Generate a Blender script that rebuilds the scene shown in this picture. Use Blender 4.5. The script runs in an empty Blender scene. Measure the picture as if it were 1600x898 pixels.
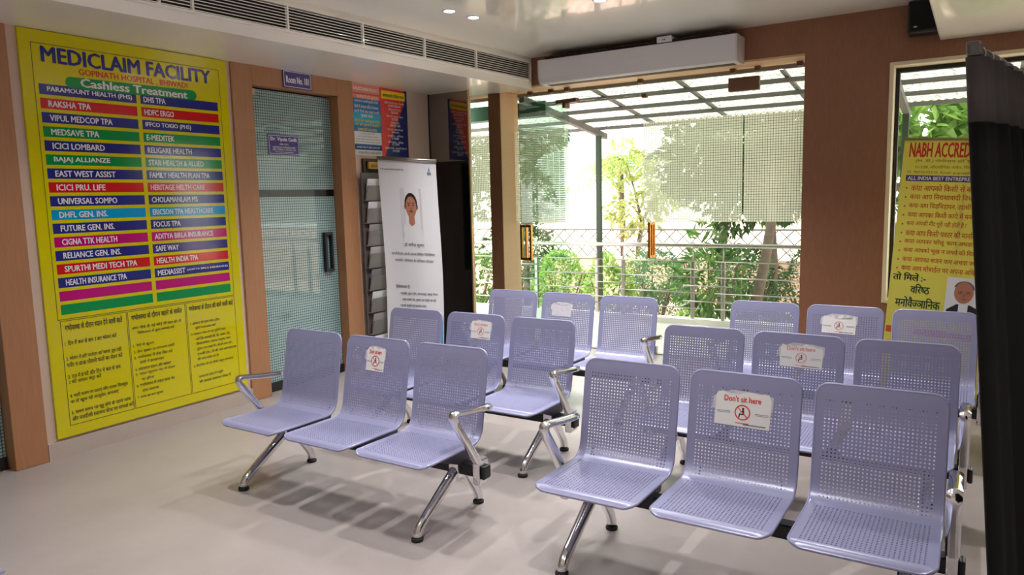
import bpy, bmesh, math, random
from mathutils import Vector, Matrix
random.seed(7)
sc = bpy.context.scene
COL = sc.collection

# ------------------------------------------------------------------ camera
CAM = Vector((5.1236, -0.4779, 1.6558))
YAW, PITCH, ROLL, FPX = 0.5666, 0.1215, -0.0239, 1147.97
def _axes():
    cy, sy, cp, sp = math.cos(YAW), math.sin(YAW), math.cos(PITCH), math.sin(PITCH)
    f = Vector((-sy*cp, cy*cp, -sp)); r = Vector((cy, sy, 0)); u = r.cross(f)
    cr, sr = math.cos(ROLL), math.sin(ROLL)
    return cr*r+sr*u, -sr*r+cr*u, f
_r, _u, _f = _axes()
cd = bpy.data.cameras.new('camera'); cam = bpy.data.objects.new('camera', cd); COL.objects.link(cam)
cam.matrix_world = Matrix(((_r.x, _u.x, -_f.x, CAM.x), (_r.y, _u.y, -_f.y, CAM.y), (_r.z, _u.z, -_f.z, CAM.z), (0, 0, 0, 1)))
cd.sensor_fit = 'HORIZONTAL'; cd.sensor_width = 36.0; cd.lens = FPX/1600*36.0
cd.clip_start = 0.05; cd.clip_end = 300
sc.camera = cam

# ------------------------------------------------------------------ light and exposure
sc.view_settings.view_transform = 'Standard'; sc.view_settings.look = 'None'
sc.view_settings.gamma = 1.0; sc.view_settings.use_curve_mapping = False
sc.view_settings.exposure = 0.5
SKY = 3.2            # hazy white sky
SUN = 6.5
LAMP = 25.0          # each recessed downlight (W)
wd = bpy.data.worlds.new('hazy_sky'); sc.world = wd; wd.use_nodes = True
_bg = wd.node_tree.nodes['Background']; _bg.inputs[0].default_value = (1.0, 0.985, 0.93, 1); _bg.inputs[1].default_value = SKY
sl = bpy.data.lights.new('sun', 'SUN'); sl.energy = SUN; sl.angle = math.radians(1.5); sl.color = (1.0, 0.94, 0.82)
so = bpy.data.objects.new('sun', sl); COL.objects.link(so); so.location = (-8, 12, 12)
so.rotation_euler = Vector((0.58, -0.12, -0.80)).to_track_quat('-Z', 'Y').to_euler()
cy_ = sc.cycles
cy_.max_bounces = 12; cy_.diffuse_bounces = 8; cy_.glossy_bounces = 4; cy_.transmission_bounces = 6; cy_.transparent_max_bounces = 24
cy_.sample_clamp_indirect = 6.0; cy_.caustics_reflective = False; cy_.caustics_refractive = False
cy_.use_denoising = True

# ------------------------------------------------------------------ materials
def lin(c):
    return tuple(((v/255)/12.92 if v/255 <= .04045 else ((v/255+.055)/1.055)**2.4) for v in c)
MATS = {}
def mat(name, rgb, rough=.5, metal=0.0, spec=.5, coat=0.0, emit=None, es=0.0, bump=0.0, bscale=60., var=0.0, vscale=8., stretch=(1, 1, 1)):
    """principled with optional noise colour variation and bump (object coordinates)"""
    if name in MATS: return MATS[name]
    m = bpy.data.materials.new(name); m.use_nodes = True; nt = m.node_tree; b = nt.nodes['Principled BSDF']
    c = lin(rgb)+(1,)
    b.inputs['Base Color'].default_value = c; b.inputs['Roughness'].default_value = rough
    b.inputs['Metallic'].default_value = metal; b.inputs['Specular IOR Level'].default_value = spec
    b.inputs['Coat Weight'].default_value = coat; b.inputs['Coat Roughness'].default_value = .05
    if emit: b.inputs['Emission Color'].default_value = lin(emit)+(1,); b.inputs['Emission Strength'].default_value = es
    if var or bump:
        tc = nt.nodes.new('ShaderNodeTexCoord'); mp = nt.nodes.new('ShaderNodeMapping'); mp.inputs['Scale'].default_value = stretch
        nt.links.new(tc.outputs['Object'], mp.inputs['Vector'])
    if var:
        nz = nt.nodes.new('ShaderNodeTexNoise'); nz.inputs['Scale'].default_value = vscale; nz.inputs['Detail'].default_value = 6; nz.inputs['Roughness'].default_value = .65
        nt.links.new(mp.outputs[0], nz.inputs['Vector'])
        mr = nt.nodes.new('ShaderNodeMapRange'); mr.inputs['From Min'].default_value = .3; mr.inputs['From Max'].default_value = .7
        mr.inputs['To Min'].default_value = 1-var; mr.inputs['To Max'].default_value = 1+var
        nt.links.new(nz.outputs['Fac'], mr.inputs['Value'])
        mx = nt.nodes.new('ShaderNodeVectorMath'); mx.operation = 'SCALE'; mx.inputs[0].default_value = c[:3]
        nt.links.new(mr.outputs[0], mx.inputs['Scale']); nt.links.new(mx.outputs[0], b.inputs['Base Color'])
    if bump:
        n2 = nt.nodes.new('ShaderNodeTexNoise'); n2.inputs['Scale'].default_value = bscale; n2.inputs['Detail'].default_value = 4
        nt.links.new(mp.outputs[0], n2.inputs['Vector'])
        bp = nt.nodes.new('ShaderNodeBump'); bp.inputs['Strength'].default_value = bump; bp.inputs['Distance'].default_value = .01
        nt.links.new(n2.outputs['Fac'], bp.inputs['Height']); nt.links.new(bp.outputs[0], b.inputs['Normal'])
    MATS[name] = m
    return m

def glass_mat(name, tint, refl=1.0, rough=0.0):
    """thin clear pane: fresnel mix of transparent and glossy"""
    if name in MATS: return MATS[name]
    m = bpy.data.materials.new(name); m.use_nodes = True; nt = m.node_tree; nt.nodes.clear()
    out = nt.nodes.new('ShaderNodeOutputMaterial'); mx = nt.nodes.new('ShaderNodeMixShader')
    tr = nt.nodes.new('ShaderNodeBsdfTransparent'); tr.inputs[0].default_value = (*tint, 1)
    gl = nt.nodes.new('ShaderNodeBsdfGlossy'); gl.inputs['Roughness'].default_value = rough
    fr = nt.nodes.new('ShaderNodeFresnel'); fr.inputs[0].default_value = 1.45
    ml = nt.nodes.new('ShaderNodeMath'); ml.operation = 'MULTIPLY'; ml.inputs[1].default_value = refl
    ge = nt.nodes.new('ShaderNodeNewGeometry'); iv = nt.nodes.new('ShaderNodeMath'); iv.operation = 'SUBTRACT'; iv.inputs[0].default_value = 1.0
    nt.links.new(ge.outputs['Backfacing'], iv.inputs[1]); m2 = nt.nodes.new('ShaderNodeMath'); m2.operation = 'MULTIPLY'
    nt.links.new(fr.outputs[0], ml.inputs[0]); nt.links.new(ml.outputs[0], m2.inputs[0]); nt.links.new(iv.outputs[0], m2.inputs[1]); nt.links.new(m2.outputs[0], mx.inputs[0])
    nt.links.new(tr.outputs[0], mx.inputs[1]); nt.links.new(gl.outputs[0], mx.inputs[2]); nt.links.new(mx.outputs[0], out.inputs[0])
    MATS[name] = m
    return m

def grid_nodes(nt, pitch, line, axes):
    """1 on the lines of a square grid, 0 in its cells; axes are two of 'XYZ' in object coordinates"""
    tc = nt.nodes.new('ShaderNodeTexCoord'); sp = nt.nodes.new('ShaderNodeSeparateXYZ'); nt.links.new(tc.outputs['Object'], sp.inputs[0])
    res = []
    for a in axes:
        d = nt.nodes.new('ShaderNodeMath'); d.operation = 'DIVIDE'; d.inputs[1].default_value = pitch; nt.links.new(sp.outputs[a], d.inputs[0])
        fr = nt.nodes.new('ShaderNodeMath'); fr.operation = 'FRACT'; nt.links.new(d.outputs[0], fr.inputs[0])
        lt = nt.nodes.new('ShaderNodeMath'); lt.operation = 'LESS_THAN'; lt.inputs[1].default_value = line; nt.links.new(fr.outputs[0], lt.inputs[0])
        res.append(lt)
    mxm = nt.nodes.new('ShaderNodeMath'); mxm.operation = 'MAXIMUM'
    nt.links.new(res[0].outputs[0], mxm.inputs[0]); nt.links.new(res[1].outputs[0], mxm.inputs[1])
    return mxm.outputs[0]

def etched_mat(name, axes, pitch=.024, line=.16, opac=.93):
    """clear film with a grid of etched translucent squares"""
    m = bpy.data.materials.new(name); m.use_nodes = True; nt = m.node_tree; nt.nodes.clear()
    out = nt.nodes.new('ShaderNodeOutputMaterial')
    g = grid_nodes(nt, pitch, line, axes)
    tr = nt.nodes.new('ShaderNodeBsdfTransparent')
    df = nt.nodes.new('ShaderNodeBsdfDiffuse'); df.inputs[0].default_value = (.66, .68, .58, 1)
    tl = nt.nodes.new('ShaderNodeBsdfTranslucent'); tl.inputs[0].default_value = (.86, .88, .76, 1)
    m1 = nt.nodes.new('ShaderNodeMixShader'); m1.inputs[0].default_value = .72
    nt.links.new(df.outputs[0], m1.inputs[1]); nt.links.new(tl.outputs[0], m1.inputs[2])
    m2 = nt.nodes.new('ShaderNodeMixShader')
    mr = nt.nodes.new('ShaderNodeMapRange'); mr.inputs['To Min'].default_value = opac; mr.inputs['To Max'].default_value = .06
    nt.links.new(g, mr.inputs['Value']); nt.links.new(mr.outputs[0], m2.inputs[0])
    nt.links.new(tr.outputs[0], m2.inputs[1]); nt.links.new(m1.outputs[0], m2.inputs[2]); nt.links.new(m2.outputs[0], out.inputs[0])
    return m

def frosted_door_mat(name, axes, pitch, line, cell, ln):
    m = bpy.data.materials.new(name); m.use_nodes = True; nt = m.node_tree; b = nt.nodes['Principled BSDF']
    g = grid_nodes(nt, pitch, line, axes)
    mx = nt.nodes.new('ShaderNodeMix'); mx.data_type = 'RGBA'
    mx.inputs['A'].default_value = lin(cell)+(1,); mx.inputs['B'].default_value = lin(ln)+(1,)
    nt.links.new(g, mx.inputs['Factor']); nt.links.new(mx.outputs['Result'], b.inputs['Base Color'])
    b.inputs['Roughness'].default_value = .35; b.inputs['Coat Weight'].default_value = 1.0; b.inputs['Coat Roughness'].default_value = .02
    return m

def leaf_mat(name, rgb, rgb2, trans=.45):
    m = bpy.data.materials.new(name); m.use_nodes = True; nt = m.node_tree; nt.nodes.clear()
    out = nt.nodes.new('ShaderNodeOutputMaterial'); tc = nt.nodes.new('ShaderNodeTexCoord')
    nz = nt.nodes.new('ShaderNodeTexNoise'); nz.inputs['Scale'].default_value = 7; nz.inputs['Detail'].default_value = 3; nt.links.new(tc.outputs['Object'], nz.inputs['Vector'])
    rp = nt.nodes.new('ShaderNodeValToRGB'); rp.color_ramp.elements[0].position = .35; rp.color_ramp.elements[1].position = .65
    rp.color_ramp.elements[0].color = lin(rgb)+(1,); rp.color_ramp.elements[1].color = lin(rgb2)+(1,); nt.links.new(nz.outputs['Fac'], rp.inputs[0])
    df = nt.nodes.new('ShaderNodeBsdfPrincipled'); df.inputs['Roughness'].default_value = .45; tl = nt.nodes.new('ShaderNodeBsdfTranslucent')
    nt.links.new(rp.outputs[0], df.inputs['Base Color']); nt.links.new(rp.outputs[0], tl.inputs[0])
    mx = nt.nodes.new('ShaderNodeMixShader'); mx.inputs[0].default_value = trans
    nt.links.new(df.outputs[0], mx.inputs[1]); nt.links.new(tl.outputs[0], mx.inputs[2]); nt.links.new(mx.outputs[0], out.inputs[0])
    return m

def sheer_mat(name, rgb, trans):
    """printed cloth that lets some light through"""
    m = bpy.data.materials.new(name); m.use_nodes = True; nt = m.node_tree; nt.nodes.clear()
    out = nt.nodes.new('ShaderNodeOutputMaterial'); df = nt.nodes.new('ShaderNodeBsdfDiffuse'); tl = nt.nodes.new('ShaderNodeBsdfTranslucent')
    df.inputs[0].default_value = lin(rgb)+(1,); tl.inputs[0].default_value = lin(rgb)+(1,)
    mx = nt.nodes.new('ShaderNodeMixShader'); mx.inputs[0].default_value = trans
    nt.links.new(df.outputs[0], mx.inputs[1]); nt.links.new(tl.outputs[0], mx.inputs[2]); nt.links.new(mx.outputs[0], out.inputs[0])
    return m

def roof_sheet_mat(name):
    """milky corrugated plastic with fallen-leaf debris lying on it"""
    m = bpy.data.materials.new(name); m.use_nodes = True; nt = m.node_tree; nt.nodes.clear()
    out = nt.nodes.new('ShaderNodeOutputMaterial'); tc = nt.nodes.new('ShaderNodeTexCoord')
    nz = nt.nodes.new('ShaderNodeTexNoise'); nz.inputs['Scale'].default_value = 22; nz.inputs['Detail'].default_value = 7; nz.inputs['Roughness'].default_value = .7
    nt.links.new(tc.outputs['Object'], nz.inputs['Vector'])
    rp = nt.nodes.new('ShaderNodeValToRGB'); e = rp.color_ramp.elements
    e[0].position = .36; e[0].color = (.20, .19, .16, 1); e[1].position = .56; e[1].color = (.66, .70, .67, 1)
    nt.links.new(nz.outputs['Fac'], rp.inputs[0])
    tl = nt.nodes.new('ShaderNodeBsdfTranslucent'); df = nt.nodes.new('ShaderNodeBsdfDiffuse')
    nt.links.new(rp.outputs[0], tl.inputs[0]); nt.links.new(rp.outputs[0], df.inputs[0])
    mx = nt.nodes.new('ShaderNodeMixShader'); mx.inputs[0].default_value = .36
    nt.links.new(df.outputs[0], mx.inputs[1]); nt.links.new(tl.outputs[0], mx.inputs[2]); nt.links.new(mx.outputs[0], out.inputs[0])
    return m

M_CEIL = mat('ceiling_paint', (247, 246, 240), .22, spec=.5, coat=.5)
M_SOFF = mat('soffit_paint', (246, 244, 238), .25, spec=.5, coat=.4)
M_WALL = mat('beige_plaster', (205, 182, 166), .6, var=.03, vscale=3)
M_WHITEW = mat('white_wall_paint', (240, 238, 233), .6)
M_FLOOR = mat('cream_stone_floor', (158, 149, 146), .30, spec=.4, var=.07, vscale=2.2)
M_SKIRT = mat('cream_stone_skirting', (180, 166, 156), .4, var=.06, vscale=5)
M_WOOD = mat('oak_laminate', (166, 118, 82), .45, var=.10, vscale=9, stretch=(6, 6, .5))
M_BWOOD = mat('brown_laminate', (140, 94, 68), .5, var=.10, vscale=16, stretch=(4, 4, .8), bump=.05)
M_LITWOOD = mat('daylit_wood', (214, 176, 138), .45, var=.08, vscale=9, stretch=(.5, 6, 6))  # daylight put into the tone of the door head underside and column side
M_CWOOD = mat('shaded_column_wood', (126, 86, 60), .5, var=.12, vscale=9, stretch=(6, 6, .5))  # column wood darkened to hold the shade on its backlit front
M_DWOOD = mat('dark_wood', (66, 40, 30), .5, var=.15, vscale=10, stretch=(4, 4, 1))
M_BLACK = mat('black_plastic', (18, 17, 18), .4)
M_BLKG = mat('black_gloss', (12, 12, 13), .08)
M_SEAT = mat('lilac_powder_coat', (142, 143, 176), .33, metal=.10, spec=.6)
M_SBRK = mat('grey_steel_bracket', (92, 90, 106), .4, metal=.5)
M_BEAM = mat('dark_steel_beam', (46, 44, 50), .4, metal=.5)
M_CHROME = mat('chrome', (226, 226, 230), .09, metal=1)
M_STEEL = mat('brushed_steel', (176, 172, 168), .32, metal=1)
M_RUBBER = mat('black_rubber', (22, 20, 19), .7)
M_BRASS = mat('brass', (196, 140, 62), .22, metal=1)
M_CLIP = mat('bronze_clip', (112, 84, 66), .4, metal=.5)
M_WHITE = mat('white_plastic', (222, 220, 226), .35)
M_PAPER = mat('white_paper', (226, 224, 222), .7)
M_SCRAP = mat('torn_paper_residue', (196, 192, 200), .8, var=.12, vscale=60)
M_INKR = mat('red_ink', (214, 66, 60), .6)
M_INKK = mat('black_ink', (34, 30, 30), .6)
M_INKG = mat('grey_ink', (110, 112, 120), .6)
M_GREENST = mat('green_painted_steel', (62, 80, 62), .5)
M_GREYST = mat('glare_grey_steel', (112, 110, 106), .5)  # grey of the pergola beams includes the veil of glare over them
M_GLASS = glass_mat('clear_glass', (.93, .965, .945))
M_GLASS2 = glass_mat('green_glass', (.78, .88, .82), 1.3)

# ------------------------------------------------------------------ mesh builder
class MB:
    def __init__(s): s.v = []; s.f = []; s.m = []; s.sm = []
    def add(s, vs, fs, mi=0, smooth=False):
        o = len(s.v); s.v += [tuple(p) for p in vs]
        for f in fs: s.f.append(tuple(i+o for i in f)); s.m.append(mi); s.sm.append(smooth)
        return s
    def box(s, x0, x1, y0, y1, z0, z1, mi=0):
        vs = [(x0, y0, z0), (x1, y0, z0), (x1, y1, z0), (x0, y1, z0), (x0, y0, z1), (x1, y0, z1), (x1, y1, z1), (x0, y1, z1)]
        return s.add(vs, [(0, 3, 2, 1), (4, 5, 6, 7), (0, 1, 5, 4), (1, 2, 6, 5), (2, 3, 7, 6), (3, 0, 4, 7)], mi)
    def bbox(s, x0, x1, y0, y1, z0, z1, b=.004, mi=0):
        """box with chamfered edges"""
        bm = bmesh.new(); bmesh.ops.create_cube(bm, size=1)
        for v in bm.verts: v.co = Vector(((x0+x1)/2+v.co.x*(x1-x0), (y0+y1)/2+v.co.y*(y1-y0), (z0+z1)/2+v.co.z*(z1-z0)))
        bmesh.ops.bevel(bm, geom=list(bm.edges), offset=b, segments=2, affect='EDGES', profile=.5)
        bm.verts.index_update(); s.add([v.co for v in bm.verts], [[v.index for v in f.verts] for f in bm.faces], mi); bm.free(); return s
    def quad(s, a, b, c, d, mi=0): return s.add([a, b, c, d], [(0, 1, 2, 3)], mi)
    def prism(s, pts, a, b, axis='x', mi=0):
        """extrude a 2-D outline; axis x: pts are (y,z); y: (x,z); z: (x,y)"""
        n = len(pts)
        mk = {'x': lambda p, t: (t, p[0], p[1]), 'y': lambda p, t: (p[0], t, p[1]), 'z': lambda p, t: (p[0], p[1], t)}[axis]
        vs = [mk(p, a) for p in pts]+[mk(p, b) for p in pts]
        fs = [tuple(range(n))[::-1], tuple(range(n, 2*n))]+[(i, (i+1) % n, n+(i+1) % n, n+i) for i in range(n)]
        return s.add(vs, fs, mi)
    def sweep(s, path, prof, up=(0, 0, 1), mi=0, caps=True, smooth=True, closed=False):
        """prof: list of (a,b) or function(i)->list, a along side, b along up"""
        P = [Vector(p) for p in path]; n = len(P); rings = []; upv = Vector(up)
        for i in range(n):
            if closed: t = (P[(i+1) % n]-P[i-1])
            else: t = P[min(i+1, n-1)]-P[max(i-1, 0)]
            t.normalize(); sd = t.cross(upv)
            if sd.length < 1e-4: sd = t.orthogonal()
            sd.normalize(); uu = sd.cross(t)
            pr = prof(i) if callable(prof) else prof
            rings.append([P[i]+sd*a+uu*b for a, b in pr])
        k = len(rings[0]); vs = [p for r in rings for p in r]; fs = []
        for i in range(n if closed else n-1):
            j = (i+1) % n
            for q in range(k): fs.append((i*k+q, i*k+(q+1) % k, j*k+(q+1) % k, j*k+q))
        if caps and not closed: fs += [tuple(range(k))[::-1], tuple((n-1)*k+q for q in range(k))]
        return s.add(vs, fs, mi, smooth)
    def tube(s, path, r, n=10, mi=0, caps=True, closed=False, up=(0, 0, 1)):
        def pr(i):
            rr = r[i] if isinstance(r, (list, tuple)) else r
            return [(rr*math.cos(2*math.pi*q/n), rr*math.sin(2*math.pi*q/n)) for q in range(n)]
        return s.sweep(path, pr, up, mi, caps, True, closed)
    def disc(s, c, U, V, rx, ry, n=20, mi=0, a0=0, a1=2*math.pi):
        c, U, V = Vector(c), Vector(U), Vector(V)
        return s.add([c+U*rx*math.cos(2*math.pi*q/n)+V*ry*math.sin(2*math.pi*q/n) for q in range(n)], [tuple(range(n))], mi)
    def ring(s, c, U, V, r0, r1, n=24, mi=0):
        c, U, V = Vector(c), Vector(U), Vector(V); vs = []
        for q in range(n):
            d = U*math.cos(2*math.pi*q/n)+V*math.sin(2*math.pi*q/n); vs += [c+d*r0, c+d*r1]
        return s.add(vs, [(2*q, 2*q+1, (2*q+3) % (2*n), (2*q+2) % (2*n)) for q in range(n)], mi)
    def build(s, name, mats, parent=None, world=False, loc=None, smooth_angle=None):
        me = bpy.data.meshes.new(name)
        off = Vector((0, 0, 0))
        if world and parent is not None:
            q = parent
            while q is not None: off += q.location; q = q.parent
        if loc is not None: off = off+Vector(loc)
        me.from_pydata([(p[0]-off.x, p[1]-off.y, p[2]-off.z) for p in s.v], [], s.f)
        for m_ in (mats if isinstance(mats, (list, tuple)) else [mats]): me.materials.append(m_)
        me.polygons.foreach_set('material_index', s.m); me.polygons.foreach_set('use_smooth', s.sm)
        me.update()
        if smooth_angle is not None: me.set_sharp_from_angle(angle=math.radians(smooth_angle))
        o = bpy.data.objects.new(name, me); COL.objects.link(o)
        if parent is not None: o.parent = parent
        if loc is not None: o.location = loc
        return o

def thing(name, label, cat, loc=(0, 0, 0), rz=0.0, group=None):
    o = bpy.data.objects.new(name, None); COL.objects.link(o); o.location = loc; o.rotation_euler = (0, 0, rz); o.empty_display_size = .1
    o['label'] = label; o['category'] = cat
    if group: o['group'] = group
    return o
def tag(o, label, cat, group=None, kind=None):
    o['label'] = label; o['category'] = cat
    if group: o['group'] = group
    if kind: o['kind'] = kind
    return o
def structure(o, label, cat):
    o['kind'] = 'structure'; o['label'] = label; o['category'] = cat; return o
def copy_tree(o, parent=None):
    c = o.copy(); COL.objects.link(c)
    if parent is not None: c.parent = parent
    for ch in list(o.children): copy_tree(ch, c)
    return c

# ------------------------------------------------------------------ lettering
_tc = bpy.data.curves.new('lettering_source', 'FONT'); _to = bpy.data.objects.new('lettering_source', _tc); _tc.resolution_u = 2
_cache = {}
def _glyphs(s, bold):
    k = (s, bold)
    if k not in _cache:
        _tc.body = s; _tc.offset = bold
        m = _to.to_mesh(); vs = [(v.co.x, v.co.y) for v in m.vertices]; fs = [tuple(p.vertices) for p in m.polygons]
        _to.to_mesh_clear(); _cache[k] = (vs, fs)
    return _cache[k]
_BAR = set('खगघचजझञणतथधनपबभमयलवशषस')
def _cons(ch): return 'क' <= ch <= 'ह'
def shape_word(w):
    """visual order pieces of a Devanagari word: (text, clip) with half letters clipped of their bar"""
    out = []; cur = ''; i = 0; n = len(w)
    while i < n:
        if not _cons(w[i]): cur += w[i]; i += 1; continue
        half = []; reph = False
        if w[i] == 'र' and i+2 < n and w[i+1] == '्': reph = True; i += 2
        while i+2 < n and w[i+1] == '्' and _cons(w[i+2]) and w[i+2] != 'र': half.append(w[i]); i += 2
        base = w[i]; i += 1
        if i+1 < n and w[i] == '्' and w[i+1] == 'र': i += 2
        marks = ''
        while i < n and ('ऀ' <= w[i] <= 'ः' or '़' <= w[i] <= 'ॏ'): marks += w[i]; i += 1
        if 'ि' in marks: cur += 'ि'; marks = marks.replace('ि', '')
        for h in half:
            if h in _BAR:
                if cur: out.append((cur, 0)); cur = ''
                out.append((h, 1))
            else: cur += h
        cur += base+marks+('े' if reph and not any(q in marks for q in 'ेैोौ') else '')
    if cur: out.append((cur, 0))
    return out
def text_geo(s, bold=.02):
    if not any('ऀ' <= ch <= 'ॿ' for ch in s): return _glyphs(s, bold)
    V = []; F = []; x = 0.0
    for w in s.split(' '):
        for t, clip in shape_word(w):
            vs, fs = _glyphs(t, bold)
            if not vs: continue
            x0 = min(p[0] for p in vs); x1 = max(p[0] for p in vs); o = len(V)
            if clip:
                bm = bmesh.new(); bv = [bm.verts.new((p[0], p[1], 0)) for p in vs]
                for f in fs:
                    try: bm.faces.new([bv[i] for i in f])
                    except ValueError: pass
                cut = x0+(x1-x0)*.70
                bmesh.ops.bisect_plane(bm, geom=bm.verts[:]+bm.edges[:]+bm.faces[:], plane_co=(cut, 0, 0), plane_no=(1, 0, 0), clear_outer=True)
                bm.verts.index_update(); vs = [(v.co.x, v.co.y) for v in bm.verts]; fs = [tuple(v.index for v in f.verts) for f in bm.faces]; bm.free(); x1 = cut
            V += [(p[0]-x0+x, p[1]) for p in vs]; F += [tuple(i+o for i in f) for f in fs]; x += x1-x0-.02
        x += .28
    return V, F
def put_text(mb, s, O, U, V, w=None, h=None, mi=0, bold=.02, align='L', size=None):
    """stretch the text's box to w by h with its lower-left at O; U,V unit axes. With size (no w) keep proportions"""
    vs, fs = text_geo(s, 0.0)
    if not vs: return
    x0 = min(p[0] for p in vs); x1 = max(p[0] for p in vs); y0 = min(p[1] for p in vs); y1 = max(p[1] for p in vs)
    O, U, V = Vector(O), Vector(U), Vector(V)
    e = max(0.0, (bold-.004))*1.25           # heavy letters: struck several times side by side
    sy = h/(y1-y0); sx = (w/(x1-x0+2*e)) if w else sy*(size or 1.0)
    if align == 'C' and not w: O = O-U*(sx*(x1-x0)/2)
    if align == 'R' and not w: O = O-U*(sx*(x1-x0))
    NV = U.cross(V)
    for k, (de, dv) in enumerate(((0, 0), (2*e, 0), (e, .5*e), (e, -.5*e)) if e > .004 else ((e, 0),)): mb.add([O+U*((p[0]-x0+de)*sx)+V*((p[1]-y0+dv)*sy)+NV*(.0002*k) for p in vs], fs, mi)
def rect(mb, O, U, V, u0, u1, v0, v1, mi=0):
    O, U, V = Vector(O), Vector(U), Vector(V)
    mb.quad(O+U*u0+V*v0, O+U*u1+V*v0, O+U*u1+V*v1, O+U*u0+V*v1, mi)
def frame_rect(mb, O, U, V, u0, u1, v0, v1, t, mi=0):
    rect(mb, O, U, V, u0, u1, v0, v0+t, mi); rect(mb, O, U, V, u0, u1, v1-t, v1, mi)
    rect(mb, O, U, V, u0, u0+t, v0+t, v1-t, mi); rect(mb, O, U, V, u1-t, u1, v0+t, v1-t, mi)

# ================================================================== THE ROOM
X, Y_, Z = Vector((1, 0, 0)), Vector((0, 1, 0)), Vector((0, 0, 1))
CEIL = 3.11; WF, WB, GY = 6.40, 6.76, 6.68     # back wall front, back, glass plane
structure(MB().box(-.3, 9, -5, 6.76, -.12, 0).build('floor', M_FLOOR), 'pale cream stone floor of the waiting hall', 'floor')
structure(MB().box(-.3, 9.2, -5.2, 6.76, CEIL, CEIL+.3).build('ceiling', M_CEIL), 'smooth cream white ceiling with small recessed lights', 'ceiling')
w = MB(); w.box(-.2, 0, -5, .42, 0, CEIL); w.box(-.2, 0, 1.82, 3.437, 0, CEIL); w.box(-.2, 0, 4.795, 6.76, 0, CEIL)
w.box(-.2, 0, .42, 1.82, 2.79, CEIL); w.box(-.2, 0, 3.437, 4.795, 2.79, CEIL)
structure(w.build('wall_left', M_WALL), 'beige plastered wall carrying the yellow board and the posters', 'wall')
structure(MB().box(9, 9.2, -5, 6.76, 0, CEIL).build('wall_right', M_WHITEW), 'plain white wall at the far side of the hall', 'wall')
structure(MB().box(-.2, 9.2, -5.2, -5, 0, CEIL).build('wall_front', M_WHITEW), 'plain white wall behind the viewer', 'wall')
w = MB()
w.box(0, 9, WF, WB, 2.83, CEIL); w.box(3.796, 4.465, WF, WB, 0, 2.83); w.box(4.465, 6.6, WF, WB, 0, .715); w.box(4.465, 6.6, WF, WB, 2.675, 2.83)
w.box(6.6, 9, WF, WB, 0, 2.83)
structure(w.build('wall_back', M_BWOOD), 'dark brown laminate wall with the wide pillar between the glass doors and window', 'wall')
structure(MB().bbox(.49, .646, WF, WB, 0, 2.83, .006).build('trim_1', M_CWOOD), 'slim brown wooden column left of the glass doors', 'column')
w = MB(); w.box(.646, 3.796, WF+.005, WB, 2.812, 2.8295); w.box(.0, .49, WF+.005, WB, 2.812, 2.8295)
structure(w.build('trim_2', M_LITWOOD), 'added wood strip under the head of the glass doors, lightened for daylight', 'trim')
structure(MB().bbox(.6465, .653, WF+.002, WB, 0, 2.811, .001).build('trim_6', M_LITWOOD), 'added wood facing on the door side of the column, lightened for daylight', 'trim')
# skirtings
w = MB(); w.box(0, .022, 1.82, 3.437, 0, .115); w.box(0, .022, 4.795, 5.92, 0, .115); w.box(0, .022, -5, .42, 0, .115)
structure(w.build('baseboard_left', M_SKIRT), 'cream stone skirting under the yellow board', 'skirting')
w = MB(); w.box(3.80, 6.6, WF-.02, WF, 0, .10); structure(w.build('baseboard_back', M_SKIRT), 'cream stone skirting along the brown back wall', 'skirting')

# left bulkhead with its slot grille
def bx_(y): return .795+.061*(y-2.1)
w = MB(); w.prism([(0, -4.99), (bx_(-4.99), -4.99), (bx_(WF), WF), (0, WF)], 2.79, CEIL, 'z')
structure(w.build('trim_3', M_SOFF), 'white lowered ceiling strip running above the left wall', 'bulkhead')
w = MB(); w.bbox(4.80, 9, -1.0, WF, 2.805, CEIL, .012)
structure(w.build('trim_4', M_SOFF), 'cream lowered ceiling panel in the upper corner over the window', 'bulkhead')
gr = thing('linear_air_grille', 'long white slotted air grille along the lowered ceiling strip', 'air vent', (bx_(0), 0, 2.965))
gd = Vector((.061, 1, 0)).normalized(); gn = Vector((gd.y, -gd.x, 0))
def gp(t, o, z): return gd*t+gn*o+Z*z
def gbox(mb, t0, t1, o0, o1, z0, z1, mi=0):
    vs = [gp(t, o, z) for z in (z0, z1) for t, o in ((t0, o0), (t1, o0), (t1, o1), (t0, o1))]
    mb.add(vs, [(0, 3, 2, 1), (4, 5, 6, 7), (0, 1, 5, 4), (1, 2, 6, 5), (2, 3, 7, 6), (3, 0, 4, 7)], mi)
G0, G1 = -1.5, 6.36
m = MB(); gbox(m, G0, G1, .001, .006, -.085, .085); m.build('backing', mat('vent_dark', (26, 24, 24), .8), gr)
m = MB()
for k in range(8):
    z = -.073+k*.0208; m.add([gp(G0, .006, z+.006), gp(G1, .006, z+.006), gp(G1, .026, z-.001), gp(G0, .026, z-.001), gp(G0, .006, z), gp(G1, .006, z), gp(G1, .026, z-.007), gp(G0, .026, z-.007)],
                         [(0, 1, 2, 3), (7, 6, 5, 4), (3, 2, 6, 7), (0, 4, 5, 1)])
m.build('louver', M_SOFF, gr)
m = MB(); gbox(m, G0, G1, .001, .03, .083, .097); gbox(m, G0, G1, .001, .03, -.097, -.083); gbox(m, G1-.012, G1, .001, .03, -.097, .097); m.build('frame', M_SOFF, gr)
for t in (-.6, .15, .88, 1.62, 2.33, 2.55, 3.28, 4.0, 4.72, 5.44):
    m = MB(); gbox(m, t, t+.014, .006, .029, -.084, .084); m.build('divider', M_SOFF, gr)

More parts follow.
